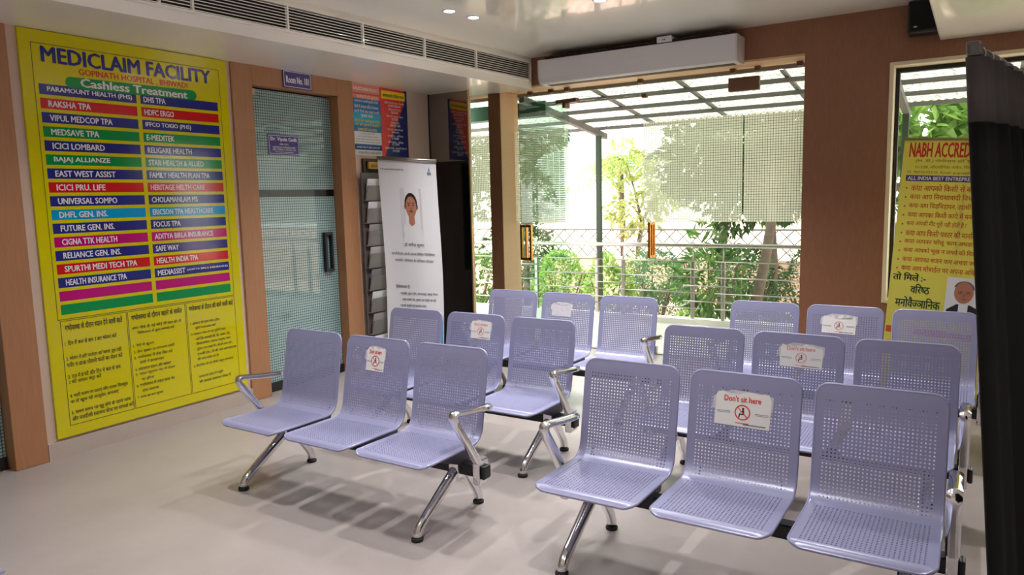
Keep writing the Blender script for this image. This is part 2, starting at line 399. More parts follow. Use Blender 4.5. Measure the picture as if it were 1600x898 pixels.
# recessed downlights: two seen on the ceiling, one at the picture's top edge, the rest unseen, partly added as fill
def downlight(x, y, label, group=None, z=CEIL):
    t = thing('recessed_downlight', label, 'ceiling light', (x, y, z), 0, group)
    m = MB(); n = 28
    pr = [(.058, -.001), (.056, -.007), (.044, -.009), (.040, -.003), (.040, .0)]
    rings = [[(r*math.cos(2*math.pi*q/n), r*math.sin(2*math.pi*q/n), zz) for q in range(n)] for r, zz in pr]
    vs = [p for r in rings for p in r]; fs = [(i*n+q, i*n+(q+1) % n, (i+1)*n+(q+1) % n, (i+1)*n+q) for i in range(len(pr)-1) for q in range(n)]
    m.add(vs, fs, 0, True); m.build('bezel', M_WHITE, t)
    m = MB(); m.disc((0, 0, -.004), X, -Y_, .041, .041, 24); m.build('diffuser', mat('lamp_diffuser', (255, 250, 240), .5, emit=(255, 248, 238), es=40), t)
    ld = bpy.data.lights.new('lamp_light', 'SPOT'); ld.energy = LAMP*4; ld.spot_size = math.radians(118); ld.spot_blend = 1.0; ld.shadow_soft_size = .035; ld.color = (1, .98, .97)
    lo = bpy.data.objects.new('lamp_light', ld); COL.objects.link(lo); lo.parent = t; lo.location = (0, 0, -.02)
    return t
downlight(1.575, 4.29, 'small round ceiling light, first of the close pair near the air grille')
downlight(1.605, 4.57, 'small round ceiling light, second of the close pair, nearer the air curtain')
downlight(2.655, 4.72, 'small round ceiling light cut by the top edge of the picture')
for x, y in ((1.5, 2.05), (4.0, 1.9), (2.8, 2.9), (4.28, 4.16), (3.04, 4.43), (2.6, .4), (5.9, .6), (5.4, -2.2), (2.6, -1.6), (7.6, 2.6), (7.6, -.6), (7.4, -3.4), (4.4, -3.8), (1.6, -3.4)):  # shadows and glare place some; those to the right and behind are added fill
    downlight(x, y, 'unseen round ceiling light, of a set partly inferred and partly added as fill', 'ceiling lights above the frame', 2.805 if (x > 4.8 and y > -1) else CEIL)

# ------------------------------------------------------------------ doors on the left wall
M_FROST = frosted_door_mat('blue_grid_film', 'YZ', .0235, .26, (150, 182, 178), (52, 78, 92))
def wood_frame_door(name, y0, y1, label):
    d = thing(name, label, 'door', (0, y0, 0)); d['kind'] = 'structure'
    W = y1-y0; m = MB()
    m.bbox(-.16, .02, 0, .2, 0, 2.79, .005); m.bbox(-.16, .02, W-.2, W, 0, 2.79, .005); m.bbox(-.16, .0195, .2, W-.2, 2.635, 2.79, .005)
    m.build('door_frame', M_WOOD, d)
    m = MB(); m.box(-.10, -.09, .205, W-.205, .03, 1.71); m.box(-.10, -.09, .205, W-.205, 1.775, 2.62); m.build('door_leaf', M_FROST, d)
    m = MB(); m.box(-.10, -.0905, .205, W-.205, 1.71, 1.775); m.build('clear_band', M_BLKG, d)
    m = MB(); m.bbox(-.115, -.075, .205, W-.205, .004, .085, .004); m.build('bottom_rail', M_BLACK, d)
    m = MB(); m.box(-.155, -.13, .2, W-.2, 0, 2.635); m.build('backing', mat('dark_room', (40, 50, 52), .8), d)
    return d
d1 = wood_frame_door('door_1', 3.437, 4.795, 'blue grid frosted glass door in an oak frame beside the yellow board')
m = MB(); m.bbox(-.088, -.05, .975, 1.0, 1.0, 1.375, .004); m.bbox(-.088, -.05, 1.055, 1.08, 1.0, 1.375, .004); m.bbox(-.088, -.052, .99, 1.07, 1.0, 1.03, .004); m.bbox(-.088, -.052, .99, 1.07, 1.345, 1.375, .004)
m.build('handle', M_BLACK, d1)
m = MB(); m.bbox(-.112, -.076, .205, .30, 2.565, 2.62, .004); m.build('patch_fitting', mat('beige_metal', (196, 184, 150), .4, metal=.4), d1)
d2 = wood_frame_door('door_2', .42, 1.82, 'frosted glass door in an oak frame cut by the left edge of the picture')

# ------------------------------------------------------------------ glazing of the back wall
M_ETCH = etched_mat('etched_grid_x', 'XZ'); M_ETCHL = etched_mat('etched_grid_leaf', 'YZ')
def clip(mb, x, z0, z1, y=GY, w=.05): mb.bbox(x-w/2, x+w/2, y-.028, y+.028, z0, z1, .004)
w1 = thing('window_1', 'fixed clear glass panels over and beside the glass doors', 'window', (.646, GY, 0)); w1['kind'] = 'structure'
m = MB()
for a, b, z0, z1 in ((.6535, 1.296, .01, 2.652), (.6535, 1.30, 2.66, 2.812), (1.305, 2.194, 2.66, 2.812), (2.199, 3.205, 2.66, 2.812), (3.209, 3.79, 2.66, 2.812), (3.213, 3.79, .01, 2.652)): m.box(a, b, GY-.005, GY+.005, z0, z1)
m.build('pane', M_GLASS, w1, True)
for x in (.87, 1.13, 1.33, 2.17, 3.10, 3.33, 3.70):
    m = MB(); clip(m, x, 2.772, 2.815); m.build('glass_clip', M_CLIP, w1, True)
m = MB(); clip(m, 2.215, 2.625, 2.665, w=.05); m.build('door_stop_clip', M_CLIP, w1, True)
m = MB(); m.quad((.655, GY-.007, 1.375), (1.29, GY-.007, 1.375), (1.29, GY-.007, 2.39), (.655, GY-.007, 2.39)); m.quad((3.216, GY-.007, 1.375), (3.788, GY-.007, 1.375), (3.788, GY-.007, 2.39), (3.216, GY-.007, 2.39))
m.build('etched_film', M_ETCH, w1, True)
m = MB(); m.bbox(.646, 3.796, GY-.02, GY+.02, -.001, .009, .002); m.build('sill_strip', M_STEEL, w1, True)

def pull_handle(mb, P, n, u, h=.363, out=.075, s=.024):
    """rectangular loop pull on both faces; P bottom, n normal of the pane, u along it"""
    P, n, u = Vector(P), Vector(n), Vector(u)
    for sg in (1, -1):
        def bx(o0, o1, z0, z1):
            vs = [P+n*sg*o+u*a+Z*z for z in (z0, z1) for o, a in ((o0, -s/2), (o1, -s/2), (o1, s/2), (o0, s/2))]
            mb.add(vs, [(0, 3, 2, 1), (4, 5, 6, 7), (0, 1, 5, 4), (1, 2, 6, 5), (2, 3, 7, 6), (3, 0, 4, 7)])
        bx(out-s, out, 0, h); bx(.004, out-s, 0, s); bx(.004, out-s, h-s, h); bx(.004, .012, s, h-s)
# right leaf, shut
d4 = thing('door_3', 'closed clear glass door leaf with an etched grid band and brass pull', 'door', (2.199, GY, 0)); d4['kind'] = 'structure'
MB().box(0, 1.006, -.006, .006, .015, 2.652).build('pane', M_GLASS, d4)
m = MB(); m.quad((.003, -.008, 1.375), (1.003, -.008, 1.375), (1.003, -.008, 2.39), (.003, -.008, 2.39)); m.build('etched_film', M_ETCH, d4)
m = MB(); m.bbox(.865, 1.15, -.03, .03, 2.60, 2.725, .006); m.build('pivot_patch', M_CLIP, d4)
m = MB(); m.bbox(.875, 1.0, -.022, .022, .012, .085, .005); m.bbox(.01, .15, -.022, .022, .012, .085, .005); m.build('floor_patch', M_STEEL, d4)
m = MB(); pull_handle(m, (.088, 0, 1.01), (0, 1, 0), (1, 0, 0)); m.build('pull_handle', M_BRASS, d4)
# left leaf, swung into the room
dl = Vector((1.165-1.300, 5.95-6.70, 0)); L = dl.length; rz = math.atan2(dl.y, dl.x)+math.pi/2
d3 = thing('door_4', 'clear glass door leaf standing open beside the wooden column', 'door', (1.30, 6.70, 0), rz); d3['kind'] = 'structure'
MB().box(-.006, .006, -L, .05, .015, 2.65).build('pane', M_GLASS2, d3)
m = MB(); m.quad((-.008, -L+.003, 1.375), (-.008, .047, 1.375), (-.008, .047, 2.39), (-.008, -L+.003, 2.39)); m.build('etched_film', M_ETCHL, d3)
m = MB(); m.bbox(-.12, .16, -.03, .03, 2.652, 2.695, .006); m.bbox(-.02, .02, -.04, .05, 2.60, 2.652, .005); m.build('pivot_patch', M_CLIP, d3)
m = MB(); m.bbox(-.022, .022, -.09, .05, .012, .085, .005); m.build('floor_patch', M_STEEL, d3)
m = MB(); pull_handle(m, (0, -L+.075, 1.01), (1, 0, 0), (0, 1, 0)); m.build('pull_handle', M_BRASS, d3)
# narrow pane left of the column
w3 = thing('window_3', 'narrow clear glass pane between the dark panel and the wooden column', 'window', (.02, GY, 0)); w3['kind'] = 'structure'
MB().box(.002, .488, GY-.005, GY+.005, .005, 2.811).build('pane', M_GLASS, w3, True)
m = MB(); m.quad((.005, GY-.008, 1.375), (.486, GY-.008, 1.375), (.486, GY-.008, 2.39), (.005, GY-.008, 2.39)); m.build('etched_film', M_ETCH, w3, True)
# window at the right
w2 = thing('window_2', 'tall window with a cream and black frame behind the yellow banner', 'window', (4.465, WF, .715)); w2['kind'] = 'structure'
m = MB(); m.bbox(4.455, 4.487, WF-.012, WB, .70, 2.675, .004); m.bbox(6.57, 6.605, WF-.012, WB, .70, 2.675, .004); m.bbox(4.487, 6.57, WF-.012, WB, 2.645, 2.675, .004); m.bbox(4.487, 6.57, WF-.03, WB, .70, .73, .004)
m.build('casing', mat('cream_paint', (226, 214, 186), .45), w2, True)
m = MB()
for a, b, c, d in ((4.487, 4.518, .73, 2.645), (6.54, 6.57, .73, 2.645), (4.518, 6.54, 2.61, 2.645), (4.518, 6.54, .73, .765)): m.bbox(a, b, 6.56, 6.62, c, d, .003)
m.build('sash_frame', mat('black_frame', (30, 26, 24), .45), w2, True)
MB().box(4.515, 6.543, 6.585, 6.592, .76, 2.613).build('pane', M_GLASS, w2, True)
# dark glass panel standing across the corner
dp = thing('dark_glass_panel', 'tall dark tinted glass panel across the corner behind the white banner', 'panel', (.27, 5.965, 0))
M_DPAN = mat('brown_tinted_glass', (30, 22, 18), .02, spec=1.0, coat=1.0)
nt = M_DPAN.node_tree; nt.nodes['Principled BSDF'].inputs['IOR'].default_value = 2.1
MB().box(-.262, .255, -.006, .006, .01, 2.785).build('pane', M_DPAN, dp)
m = MB(); m.box(-.254, .2545, -.0085, -.0062, .012, 2.06); m.build('lower_black_sheet', M_BLKG, dp)  # thin gloss black sheet over the lower part of the pane
m = MB(); m.bbox(.255, .272, -.016, .016, 0, 2.788, .003); m.build('edge_trim', mat('champagne_metal', (190, 166, 128), .3, metal=.9), dp)
m = MB(); m.bbox(-.268, -.255, -.014, .014, 0, 2.788, .003); m.build('side_trim', M_BLACK, dp)

# ================================================================== OUTSIDE
structure(MB().box(-5, 9, 6.765, 8.95, -.14, -.005).build('ground_deck', mat('white_deck_tile', (232, 230, 224), .35)), 'white tiled terrace outside the glass doors', 'terrace')
structure(MB().box(-40, 45, 8.95, 70, -.75, -.60).build('ground_garden', mat('pale_pink_paving', (214, 182, 170), .8, var=.12, vscale=.8)), 'pale pink garden paving beyond the railing', 'ground')
structure(MB().box(-5, 9, 8.56, 8.72, -.005, .06).build('trim_5', mat('white_kerb', (232, 230, 224), .4)), 'white kerb carrying the steel railing', 'kerb')
# pergola
PZ = lambda y: 2.665-.131*(y-7.75)     # underside of purlins
pg = thing('pergola', 'dark steel pergola with milky plastic roofing over the terrace', 'pergola', (.75, 8.63, 0))
PX0, PX1 = -3.0, 8.0
for x in (-.49, .70, 4.4):
    m = MB(); m.bbox(x-.033, x+.033, 8.727, 8.793, -.006, PZ(8.76)-.07, .004); m.build('post', M_GREENST, pg, True)
for x in (.70, 4.4):
    m = MB(); a, b = 6.77, 8.98
    m.add([(x+s*.032, y, PZ(y)+dz) for y in (a, b) for s, dz in ((-1, -.075), (1, -.075), (1, 0), (-1, 0))], [(0, 1, 2, 3), (7, 6, 5, 4), (0, 4, 5, 1), (1, 5, 6, 2), (2, 6, 7, 3), (3, 7, 4, 0)])
    m.build('beam', M_GREYST, pg, True)
for y in (6.84, 7.3, 7.8, 8.27, 8.75):
    m = MB(); m.box(PX0, PX1, y-.022, y+.022, PZ(y)+.001, PZ(y)+.045); m.build('purlin', M_GREYST, pg, True)
for x in (-.5, .46, 1.46, 2.43, 3.46, 5.4, 6.4):
    m = MB(); a, b = 6.8, 8.85
    m.add([(x+s*.02, y, PZ(y)+dz) for y in (a, b) for s, dz in ((-1, .046), (1, .046), (1, .075), (-1, .075))], [(0, 1, 2, 3), (7, 6, 5, 4), (0, 4, 5, 1), (1, 5, 6, 2), (2, 6, 7, 3), (3, 7, 4, 0)])
    m.build('rafter', M_GREYST, pg, True)
m = MB(); n = int((PX1-PX0)/.0375); vs = []; fs = []
for i in range(n+1):
    x = PX0+i*(PX1-PX0)/n; dz = .085+.008*(1 if i % 2 else -1)
    vs += [(x, 6.78, PZ(6.78)+dz), (x, 8.9, PZ(8.9)+dz)]
for i in range(n): fs.append((2*i, 2*i+2, 2*i+3, 2*i+1))
m.add(vs, fs); m.build('roof_sheet', roof_sheet_mat('milky_roof_sheet'), pg, True)
sg = thing('hanging_signboard', 'dark green signboard hanging under the pergola near the wooden column', 'sign', (.38, 6.95, 2.575))
MB().bbox(-.52, .53, -.012, .012, .0, .165, .003).build('board', mat('sign_green', (20, 92, 66), .5), sg)
for x in (-.45, .4):
    m = MB(); m.tube([(x, 0, .16), (x, 0, .185)], .004, 6); m.build('hanger', M_STEEL, sg)
# railing
rl = thing('terrace_railing', 'stainless steel railing with thin horizontal rods at the terrace edge', 'railing', (1, 8.63, .06))
m = MB(); m.tube([(-4.5, 8.63, 1.0), (8.5, 8.63, 1.0)], .027, 14); m.build('top_rail', M_STEEL, rl, True)
pairs = [(-2.0+1.38*k, -1.6+1.38*k) for k in range(7)]; pairs = [(a+.0, b) for a, b in pairs]
pairs = [(.72+1.35*k, 1.11+1.35*k) for k in range(-3, 5)]
for a, b in pairs:
    for x in (a, b):
        m = MB(); m.bbox(x-.022, x+.022, 8.608, 8.652, .058, .80, .004); m.build('post', M_STEEL, rl, True)
        m = MB(); m.tube([(x, 8.63, .79), (x, 8.63, .98)], .008, 8); m.build('post_pin', M_STEEL, rl, True)
    m = MB()
    for z in (.70, .49, .29): m.tube([(a-.12, 8.60, z), (b+.12, 8.60, z)], .0075, 8)
    m.build('short_rod', M_STEEL, rl, True)
for k in range(len(pairs)-1):
    m = MB()
    for z in (.80, .60, .40, .20): m.tube([(pairs[k][1]-.1, 8.60, z), (pairs[k+1][0]+.1, 8.60, z)], .0075, 8)
    m.build('long_rod', M_STEEL, rl, True)

# vegetation
def leaves(mb, n, cen, rad, size, seed, shell=.55, droop=.3, mi=0, long=2.2):
    rnd = random.Random(seed)
    for _ in range(n):
        while True:
            p = Vector((rnd.uniform(-1, 1), rnd.uniform(-1, 1), rnd.uniform(-1, 1)))
            if p.length <= 1 and p.length > .05: break
        p = p.normalized()*(shell+(1-shell)*p.length)*(.86+.22*math.sin(5*p.x+seed)*math.cos(4*p.z-seed))
        c = Vector((cen[0]+p.x*rad[0], cen[1]+p.y*rad[1], cen[2]+p.z*rad[2]))
        d = (p.normalized()+Vector((rnd.uniform(-.8, .8), rnd.uniform(-.8, .8), rnd.uniform(-.5, .7)-droop))).normalized()
        s = d.cross(Vector((rnd.uniform(-1, 1), rnd.uniform(-1, 1), rnd.uniform(.3, 1)))).normalized(); up = s.cross(d)
        l = size*rnd.uniform(.65, 1.3); wd_ = l/long/2
        b = c-d*l*.5; t = c+d*l*.5-up*l*.12; q = c-d*l*.08
        mb.add([b, q+s*wd_-up*l*.05, t, q-s*wd_-up*l*.05, q+up*l*.03], [(0, 1, 4), (1, 2, 4), (2, 3, 4), (3, 0, 4)], mi)
L_DARK = leaf_mat('dark_leaf', (38, 74, 40), (70, 112, 54), .35); L_MID = leaf_mat('mid_leaf', (66, 106, 54), (114, 148, 78), .45)
L_LIGHT = leaf_mat('light_leaf', (118, 162, 74), (166, 194, 108), .5); L_BLUE = leaf_mat('bluish_leaf', (62, 104, 78), (112, 150, 112), .4)
L_YEL = leaf_mat('yellow_leaf', (146, 164, 92), (184, 192, 132), .5)
M_BARK = mat('pale_bark', (112, 99, 87), .85, var=.2, vscale=14, bump=.4, bscale=30); M_TWIG = mat('twig', (104, 84, 62), .85)
GZ = -.60
def bush(x, y, ztop, rx, ry, size, n, lm, label, seed, cat='shrub', long=2.2):
    t = thing('garden_shrub', label, cat, (x, y, GZ), 0, 'shrubs beyond the railing'); h = ztop-GZ
    m = MB(); leaves(m, n, (0, 0, h*.56), (rx, ry, h*.46), size, seed, long=long); m.build('foliage', lm, t)
    m = MB(); rnd = random.Random(seed+50)
    for k in range(5):
        a = rnd.uniform(0, 6.28); m.tube([(0, 0, 0), (.35*rx*math.cos(a), .35*ry*math.sin(a), h*.35), (.7*rx*math.cos(a), .7*ry*math.sin(a), h*.7)], [.022, .016, .008], 6)
    m.build('stem', M_TWIG, t)
bush(-2.3, 10.0, .85, .75, .6, .10, 1500, L_MID, 'leafy green shrub seen through the narrow pane left of the wooden column', 1)
bush(-.5, 9.9, .88, .62, .5, .075, 2000, L_LIGHT, 'pale green shrub behind the railing left of the pergola post', 2)
bush(.45, 9.65, .82, .45, .4, .10, 1300, L_LIGHT, 'bright green shrub behind the railing at the pergola post', 3)
bush(.80, 10.7, .95, .5, .45, .05, 2600, L_BLUE, 'round bluish green clipped shrub behind the closed glass door', 4)
bush(1.35, 11.3, .75, .5, .45, .07, 1600, L_MID, 'mid green shrub right of the round bluish one', 5)
bush(1.95, 9.8, 1.28, .6, .45, .26, 330, L_MID, 'shrub with long drooping mango like leaves above the rail', 6, long=4.2)
bush(2.15, 11.2, .85, .5, .45, .06, 2000, L_DARK, 'dark green shrub just left of the leaning trunk', 7)
bush(3.05, 11.0, .9, .62, .5, .06, 2200, L_DARK, 'dark green shrub right of the leaning trunk', 8)
bush(1.75, 9.5, .02, .35, .3, .12, 260, L_LIGHT, 'low bright green plant at the foot of the railing', 9)
bush(4.55, 9.3, 1.0, .6, .5, .13, 900, L_LIGHT, 'light green shrub outside the right window', 10)
bush(-1.5, 11.4, .7, .8, .5, .07, 1600, L_BLUE, 'greyish shrub farther off behind the open glass leaf', 11)
bush(-3.2, 12.9, 1.5, 1.0, .6, .12, 1500, L_DARK, 'tall dark shrub against the boundary wall seen through the open leaf', 12)
bush(-.2, 13.0, .55, .9, .6, .10, 1300, L_MID, 'distant green shrub by the boundary wall behind the pergola post', 13)
bush(1.6, 13.0, .8, .8, .6, .10, 1300, L_DARK, 'distant dark shrub by the boundary wall behind the closed glass door', 14)
bush(3.4, 12.9, .95, .8, .6, .10, 1300, L_MID, 'distant green shrub by the boundary wall near the wide pillar', 15)
bush(2.75, 9.45, .15, .5, .35, .09, 500, L_MID, 'low leafy plant against the railing right of the trunk', 16)
def tree(x, y, path, r, crowns, lm, label, seed, size, long=2.4):
    t = thing('garden_tree', label, 'tree', (x, y, GZ), 0, 'trees beyond the terrace')
    m = MB(); m.tube(path, r, 12); top = Vector(path[-1]); rnd = random.Random(seed)
    for cx, cy, cz, rx, ry, rz_, n in crowns:
        m.tube([top, (top+Vector((cx, cy, cz)))/2+Vector((0, 0, .1)), (cx, cy, cz)], [r[-1]*.8, r[-1]*.5, r[-1]*.2], 8)
    m.build('trunk', M_BARK, t)
    m = MB()
    for i, (cx, cy, cz, rx, ry, rz_, n) in enumerate(crowns): leaves(m, n, (cx, cy, cz), (rx, ry, rz_), size, seed*13+i, shell=.35, long=long)
    m.build('foliage', lm, t)
tree(2.45, 10.0, [(0, 0, 0), (.05, 0, .6), (.17, 0, 1.2), (.26, 0, 1.8), (.28, 0, 2.3)], [.085, .078, .072, .068, .06],
     [(-.3, .3, 3.1, 1.0, .9, .75, 1500), (.9, .2, 3.0, .9, .8, .8, 1400), (.2, .2, 3.9, 1.2, 1.0, .8, 1500), (-1.0, .5, 2.7, .7, .7, .6, 900)], L_DARK, 'tree with a leaning pale trunk right behind the railing', 1, .15)
tree(1.0, 13.5, [(0, 0, 0), (0, 0, 1.2), (.1, 0, 2.2)], [.1, .09, .08], [(0, 0, 3.0, 1.3, 1.0, 1.0, 1500), (.9, 0, 2.4, .9, .9, .8, 900), (-.3, 0, 4.2, 1.2, 1, .8, 1000)], L_MID, 'bushy mid green tree in the distance behind the etched glass', 2, .18)
tree(-3.0, 12.2, [(0, 0, 0), (0, 0, 1.2), (.1, 0, 2.0)], [.1, .09, .08], [(0, 0, 2.6, 1.1, .9, 1.1, 1600), (.4, 0, 3.6, 1.1, .9, .8, 1200), (-1.3, 0, 2.9, 1.0, .9, 1.0, 1200)], L_DARK, 'dark leafy tree seen through the open glass leaf', 3, .15)
tree(4.25, 10.2, [(0, 0, 0), (-.02, 0, 1.2), (-.12, 0, 2.2)], [.06, .055, .05], [(.1, 0, 3.1, .8, .7, .7, 420), (.75, 0, 2.6, .7, .6, .8, 420), (.2, 0, 3.9, .9, .8, .6, 360), (1.3, 0, 3.1, .8, .7, .9, 420)], L_LIGHT, 'tree with broad light green leaves outside the right window', 4, .26, 1.9)
tree(3.7, 13.5, [(0, 0, 0), (0, 0, 1.2), (.1, 0, 2.0)], [.1, .09, .08], [(0, 0, 2.7, 1.3, 1, 1.1, 1400), (1.8, 0, 2.4, 1.2, 1, 1.2, 1200)], L_MID, 'far mid green tree behind the trunk and the pillar', 5, .18)
tree(2.2, 12.4, [(0, 0, 0), (0, 0, 1.1), (-.05, 0, 1.8)], [.09, .08, .07], [(-.5, 0, 2.3, 1.1, .8, .8, 1700), (.5, 0, 2.5, 1.1, .8, .9, 1700), (0, 0, 3.5, 1.6, .9, .9, 2200)], L_DARK, 'dense dark tree filling the view behind the etched glass', 6, .16)
tree(-1.5, 15.4, [(0, 0, 0), (0, 0, 1.0), (.1, 0, 1.6)], [.07, .06, .05], [(0, -.2, 1.9, .8, .6, .7, 420), (.7, -.2, 2.5, .7, .6, .8, 420), (-.2, -.2, 3.0, .7, .6, .6, 300)], L_YEL, 'sparse yellow green tree in the glare beyond the open doorway', 8, .18)
# palm
pm = thing('palm_tree', 'yellowish palm seen through the open doorway', 'palm', (-2.2, 16.0, GZ), 0, 'trees beyond the terrace')
m = MB(); m.tube([(0, 0, 0), (.05, 0, 1.5), (0, 0, 2.9)], [.10, .08, .07], 12); m.build('trunk', M_BARK, pm)
m = MB(); rnd = random.Random(5)
for k in range(15):
    a = k*2.4; el = rnd.uniform(.1, 1.1); base = Vector((0, 0, 2.9)); pts = []
    for q in range(9):
        s_ = q/8*1.7; pts.append(base+Vector((math.cos(a)*s_*math.cos(el), math.sin(a)*s_*math.cos(el), s_*math.sin(el)-.55*s_*s_)))
    for q in range(1, 9):
        d = (pts[q]-pts[q-1]).normalized(); sd = d.cross(Z).normalized()
        for sg_ in (-1, 1):
            for h_ in (0, .5):
                p = pts[q-1].lerp(pts[q], h_); tip = p+sd*sg_*.42+d*.25-Z*.18
                m.add([p-d*.02, p+d*.035, tip], [(0, 1, 2)])
m.build('frond', L_LIGHT, pm)
# boundary fence
fn = thing('boundary_wall', 'low cream boundary wall with a lattice fence beyond the shrubs', 'wall', (0, 14.6, GZ)); fn['kind'] = 'structure'
MB().box(-14, 14, -.1, .1, 0, .9).build('wall_base', mat('cream_render', (232, 206, 186), .8, var=.06, vscale=2), fn)
m = MB()
for k in range(-46, 46): m.tube([(k*.3, 0, .9), (k*.3+.6, 0, 1.5)], .012, 5); m.tube([(k*.3+.6, 0, .9), (k*.3, 0, 1.5)], .012, 5)
m.tube([(-14, 0, 1.5), (14, 0, 1.5)], .02, 6); m.build('lattice', M_GREYST, fn)

# ================================================================== BENCHES
PITCH_ = .5301; SW = .235     # seat pitch, half seat width
def seat_profile():
    pts = [(-.538, .393), (-.532, .403), (-.515, .4105), (-.165, .405)]
    a, b, c = Vector((-.165, .405)), Vector((-.088, .4035)), Vector((-.071, .478))
    for q in range(1, 9):
        t = q/8; p = a*(1-t)**2+b*2*t*(1-t)+c*t*t; pts.append((p.x, p.y))
    pts += [(-.006, .835), (.002, .8685)]
    P = [Vector(p) for p in pts]; d = [0]
    for i in range(1, len(P)): d.append(d[-1]+(P[i]-P[i-1]).length)
    return P, d
SP, SD = seat_profile(); SLEN = SD[-1]
def sp_at(s):
    s = max(0, min(SLEN, s))
    for i in range(1, len(SD)):
        if s <= SD[i]+1e-9:
            t = (s-SD[i-1])/(SD[i]-SD[i-1]); p = SP[i-1].lerp(SP[i], t); tg = (SP[i]-SP[i-1]).normalized(); return p, tg
def sp_n(s):
    a, _ = sp_at(s-.008); b, _ = sp_at(s+.008); t = (b-a).normalized(); return Vector((-t.y, t.x))
def seat_point(u, s, off=0.0):
    p, _ = sp_at(s); n = sp_n(s); q = p+n*off; return (u, q.x, q.y)
NU = 31; NS = int(round(SLEN/.0152))
def seat_mesh():
    R = .052; hw, hl = SW, SLEN/2
    def warp(u, s):
        v = s-hl; du = abs(u)-(hw-R); dv = abs(v)-(hl-R)
        if du > 0 and dv > 0:
            # square corner to round corner
            k = max(du, dv)/math.hypot(du, dv); du *= k; dv *= k
            u = math.copysign(hw-R+du, u); v = math.copysign(hl-R+dv, v)
        return u, v+hl
    m = MB(); T = .003; cu = 2*SW/NU; cs = SLEN/NS
    idx = {}
    def vert(u, s, off):
        u, s = warp(u, s); m.v.append(seat_point(u, s, off)); return len(m.v)-1
    F = [[vert(-SW+i*cu, j*cs, 0) for j in range(NS+1)] for i in range(NU+1)]
    B = [[vert(-SW+i*cu, j*cs, -T) for j in range(NS+1)] for i in range(NU+1)]
    def face(f, sm=True): m.f.append(f); m.m.append(0); m.sm.append(sm)
    jb0 = int(.395/cs); jb1 = int(.445/cs)     # solid bend
    h = .0030
    for i in range(NU):
        for j in range(NS):
            f4 = (F[i][j], F[i+1][j], F[i+1][j+1], F[i][j+1]); b4 = (B[i][j], B[i][j+1], B[i+1][j+1], B[i+1][j])
            hole = 2 <= i < NU-2 and (3 <= j < jb0 or jb1 <= j < NS-4)
            if not hole: face(f4); face(b4); continue
            uc = -SW+(i+.5)*cu; s_ = (j+.5)*cs
            fi = [vert(uc+a*h, s_+b*h, 0) for a, b in ((-1, -1), (1, -1), (1, 1), (-1, 1))]
            bi = [vert(uc+a*h, s_+b*h, -T) for a, b in ((-1, -1), (1, -1), (1, 1), (-1, 1))]
            b4o = (B[i][j], B[i+1][j], B[i+1][j+1], B[i][j+1])
            for q in range(4):
                r = (q+1) % 4
                face((f4[q], f4[r], fi[r], fi[q])); face((b4o[r], b4o[q], bi[q], bi[r])); face((fi[q], fi[r], bi[r], bi[q]), False)
    # rolled rim
    loop = [(i, 0) for i in range(NU)]+[(NU, j) for j in range(NS)]+[(i, NS) for i in range(NU, 0, -1)]+[(0, j) for j in range(NS, 0, -1)]
    path = []
    for i, j in loop:
        u, s = warp(-SW+i*cu, j*cs); path.append(seat_point(u, s, -.005))
    n = len(path); k = 8; r = .0062; o = len(m.v)
    for q in range(n):
        i, j = loop[q]; _, s = warp(-SW+i*cu, j*cs); nn = sp_n(s); up = Vector((0, nn.x, nn.y))
        t = (Vector(path[(q+1) % n])-Vector(path[q-1])).normalized(); sd = t.cross(up).normalized()
        for z in range(k):
            a = 2*math.pi*z/k; m.v.append(tuple(Vector(path[q])+sd*r*math.cos(a)+up*r*math.sin(a)))
    for q in range(n):
        for z in range(k): face((o+q*k+z, o+q*k+(z+1) % k, o+((q+1) % n)*k+(z+1) % k, o+((q+1) % n)*k+z))
    return m

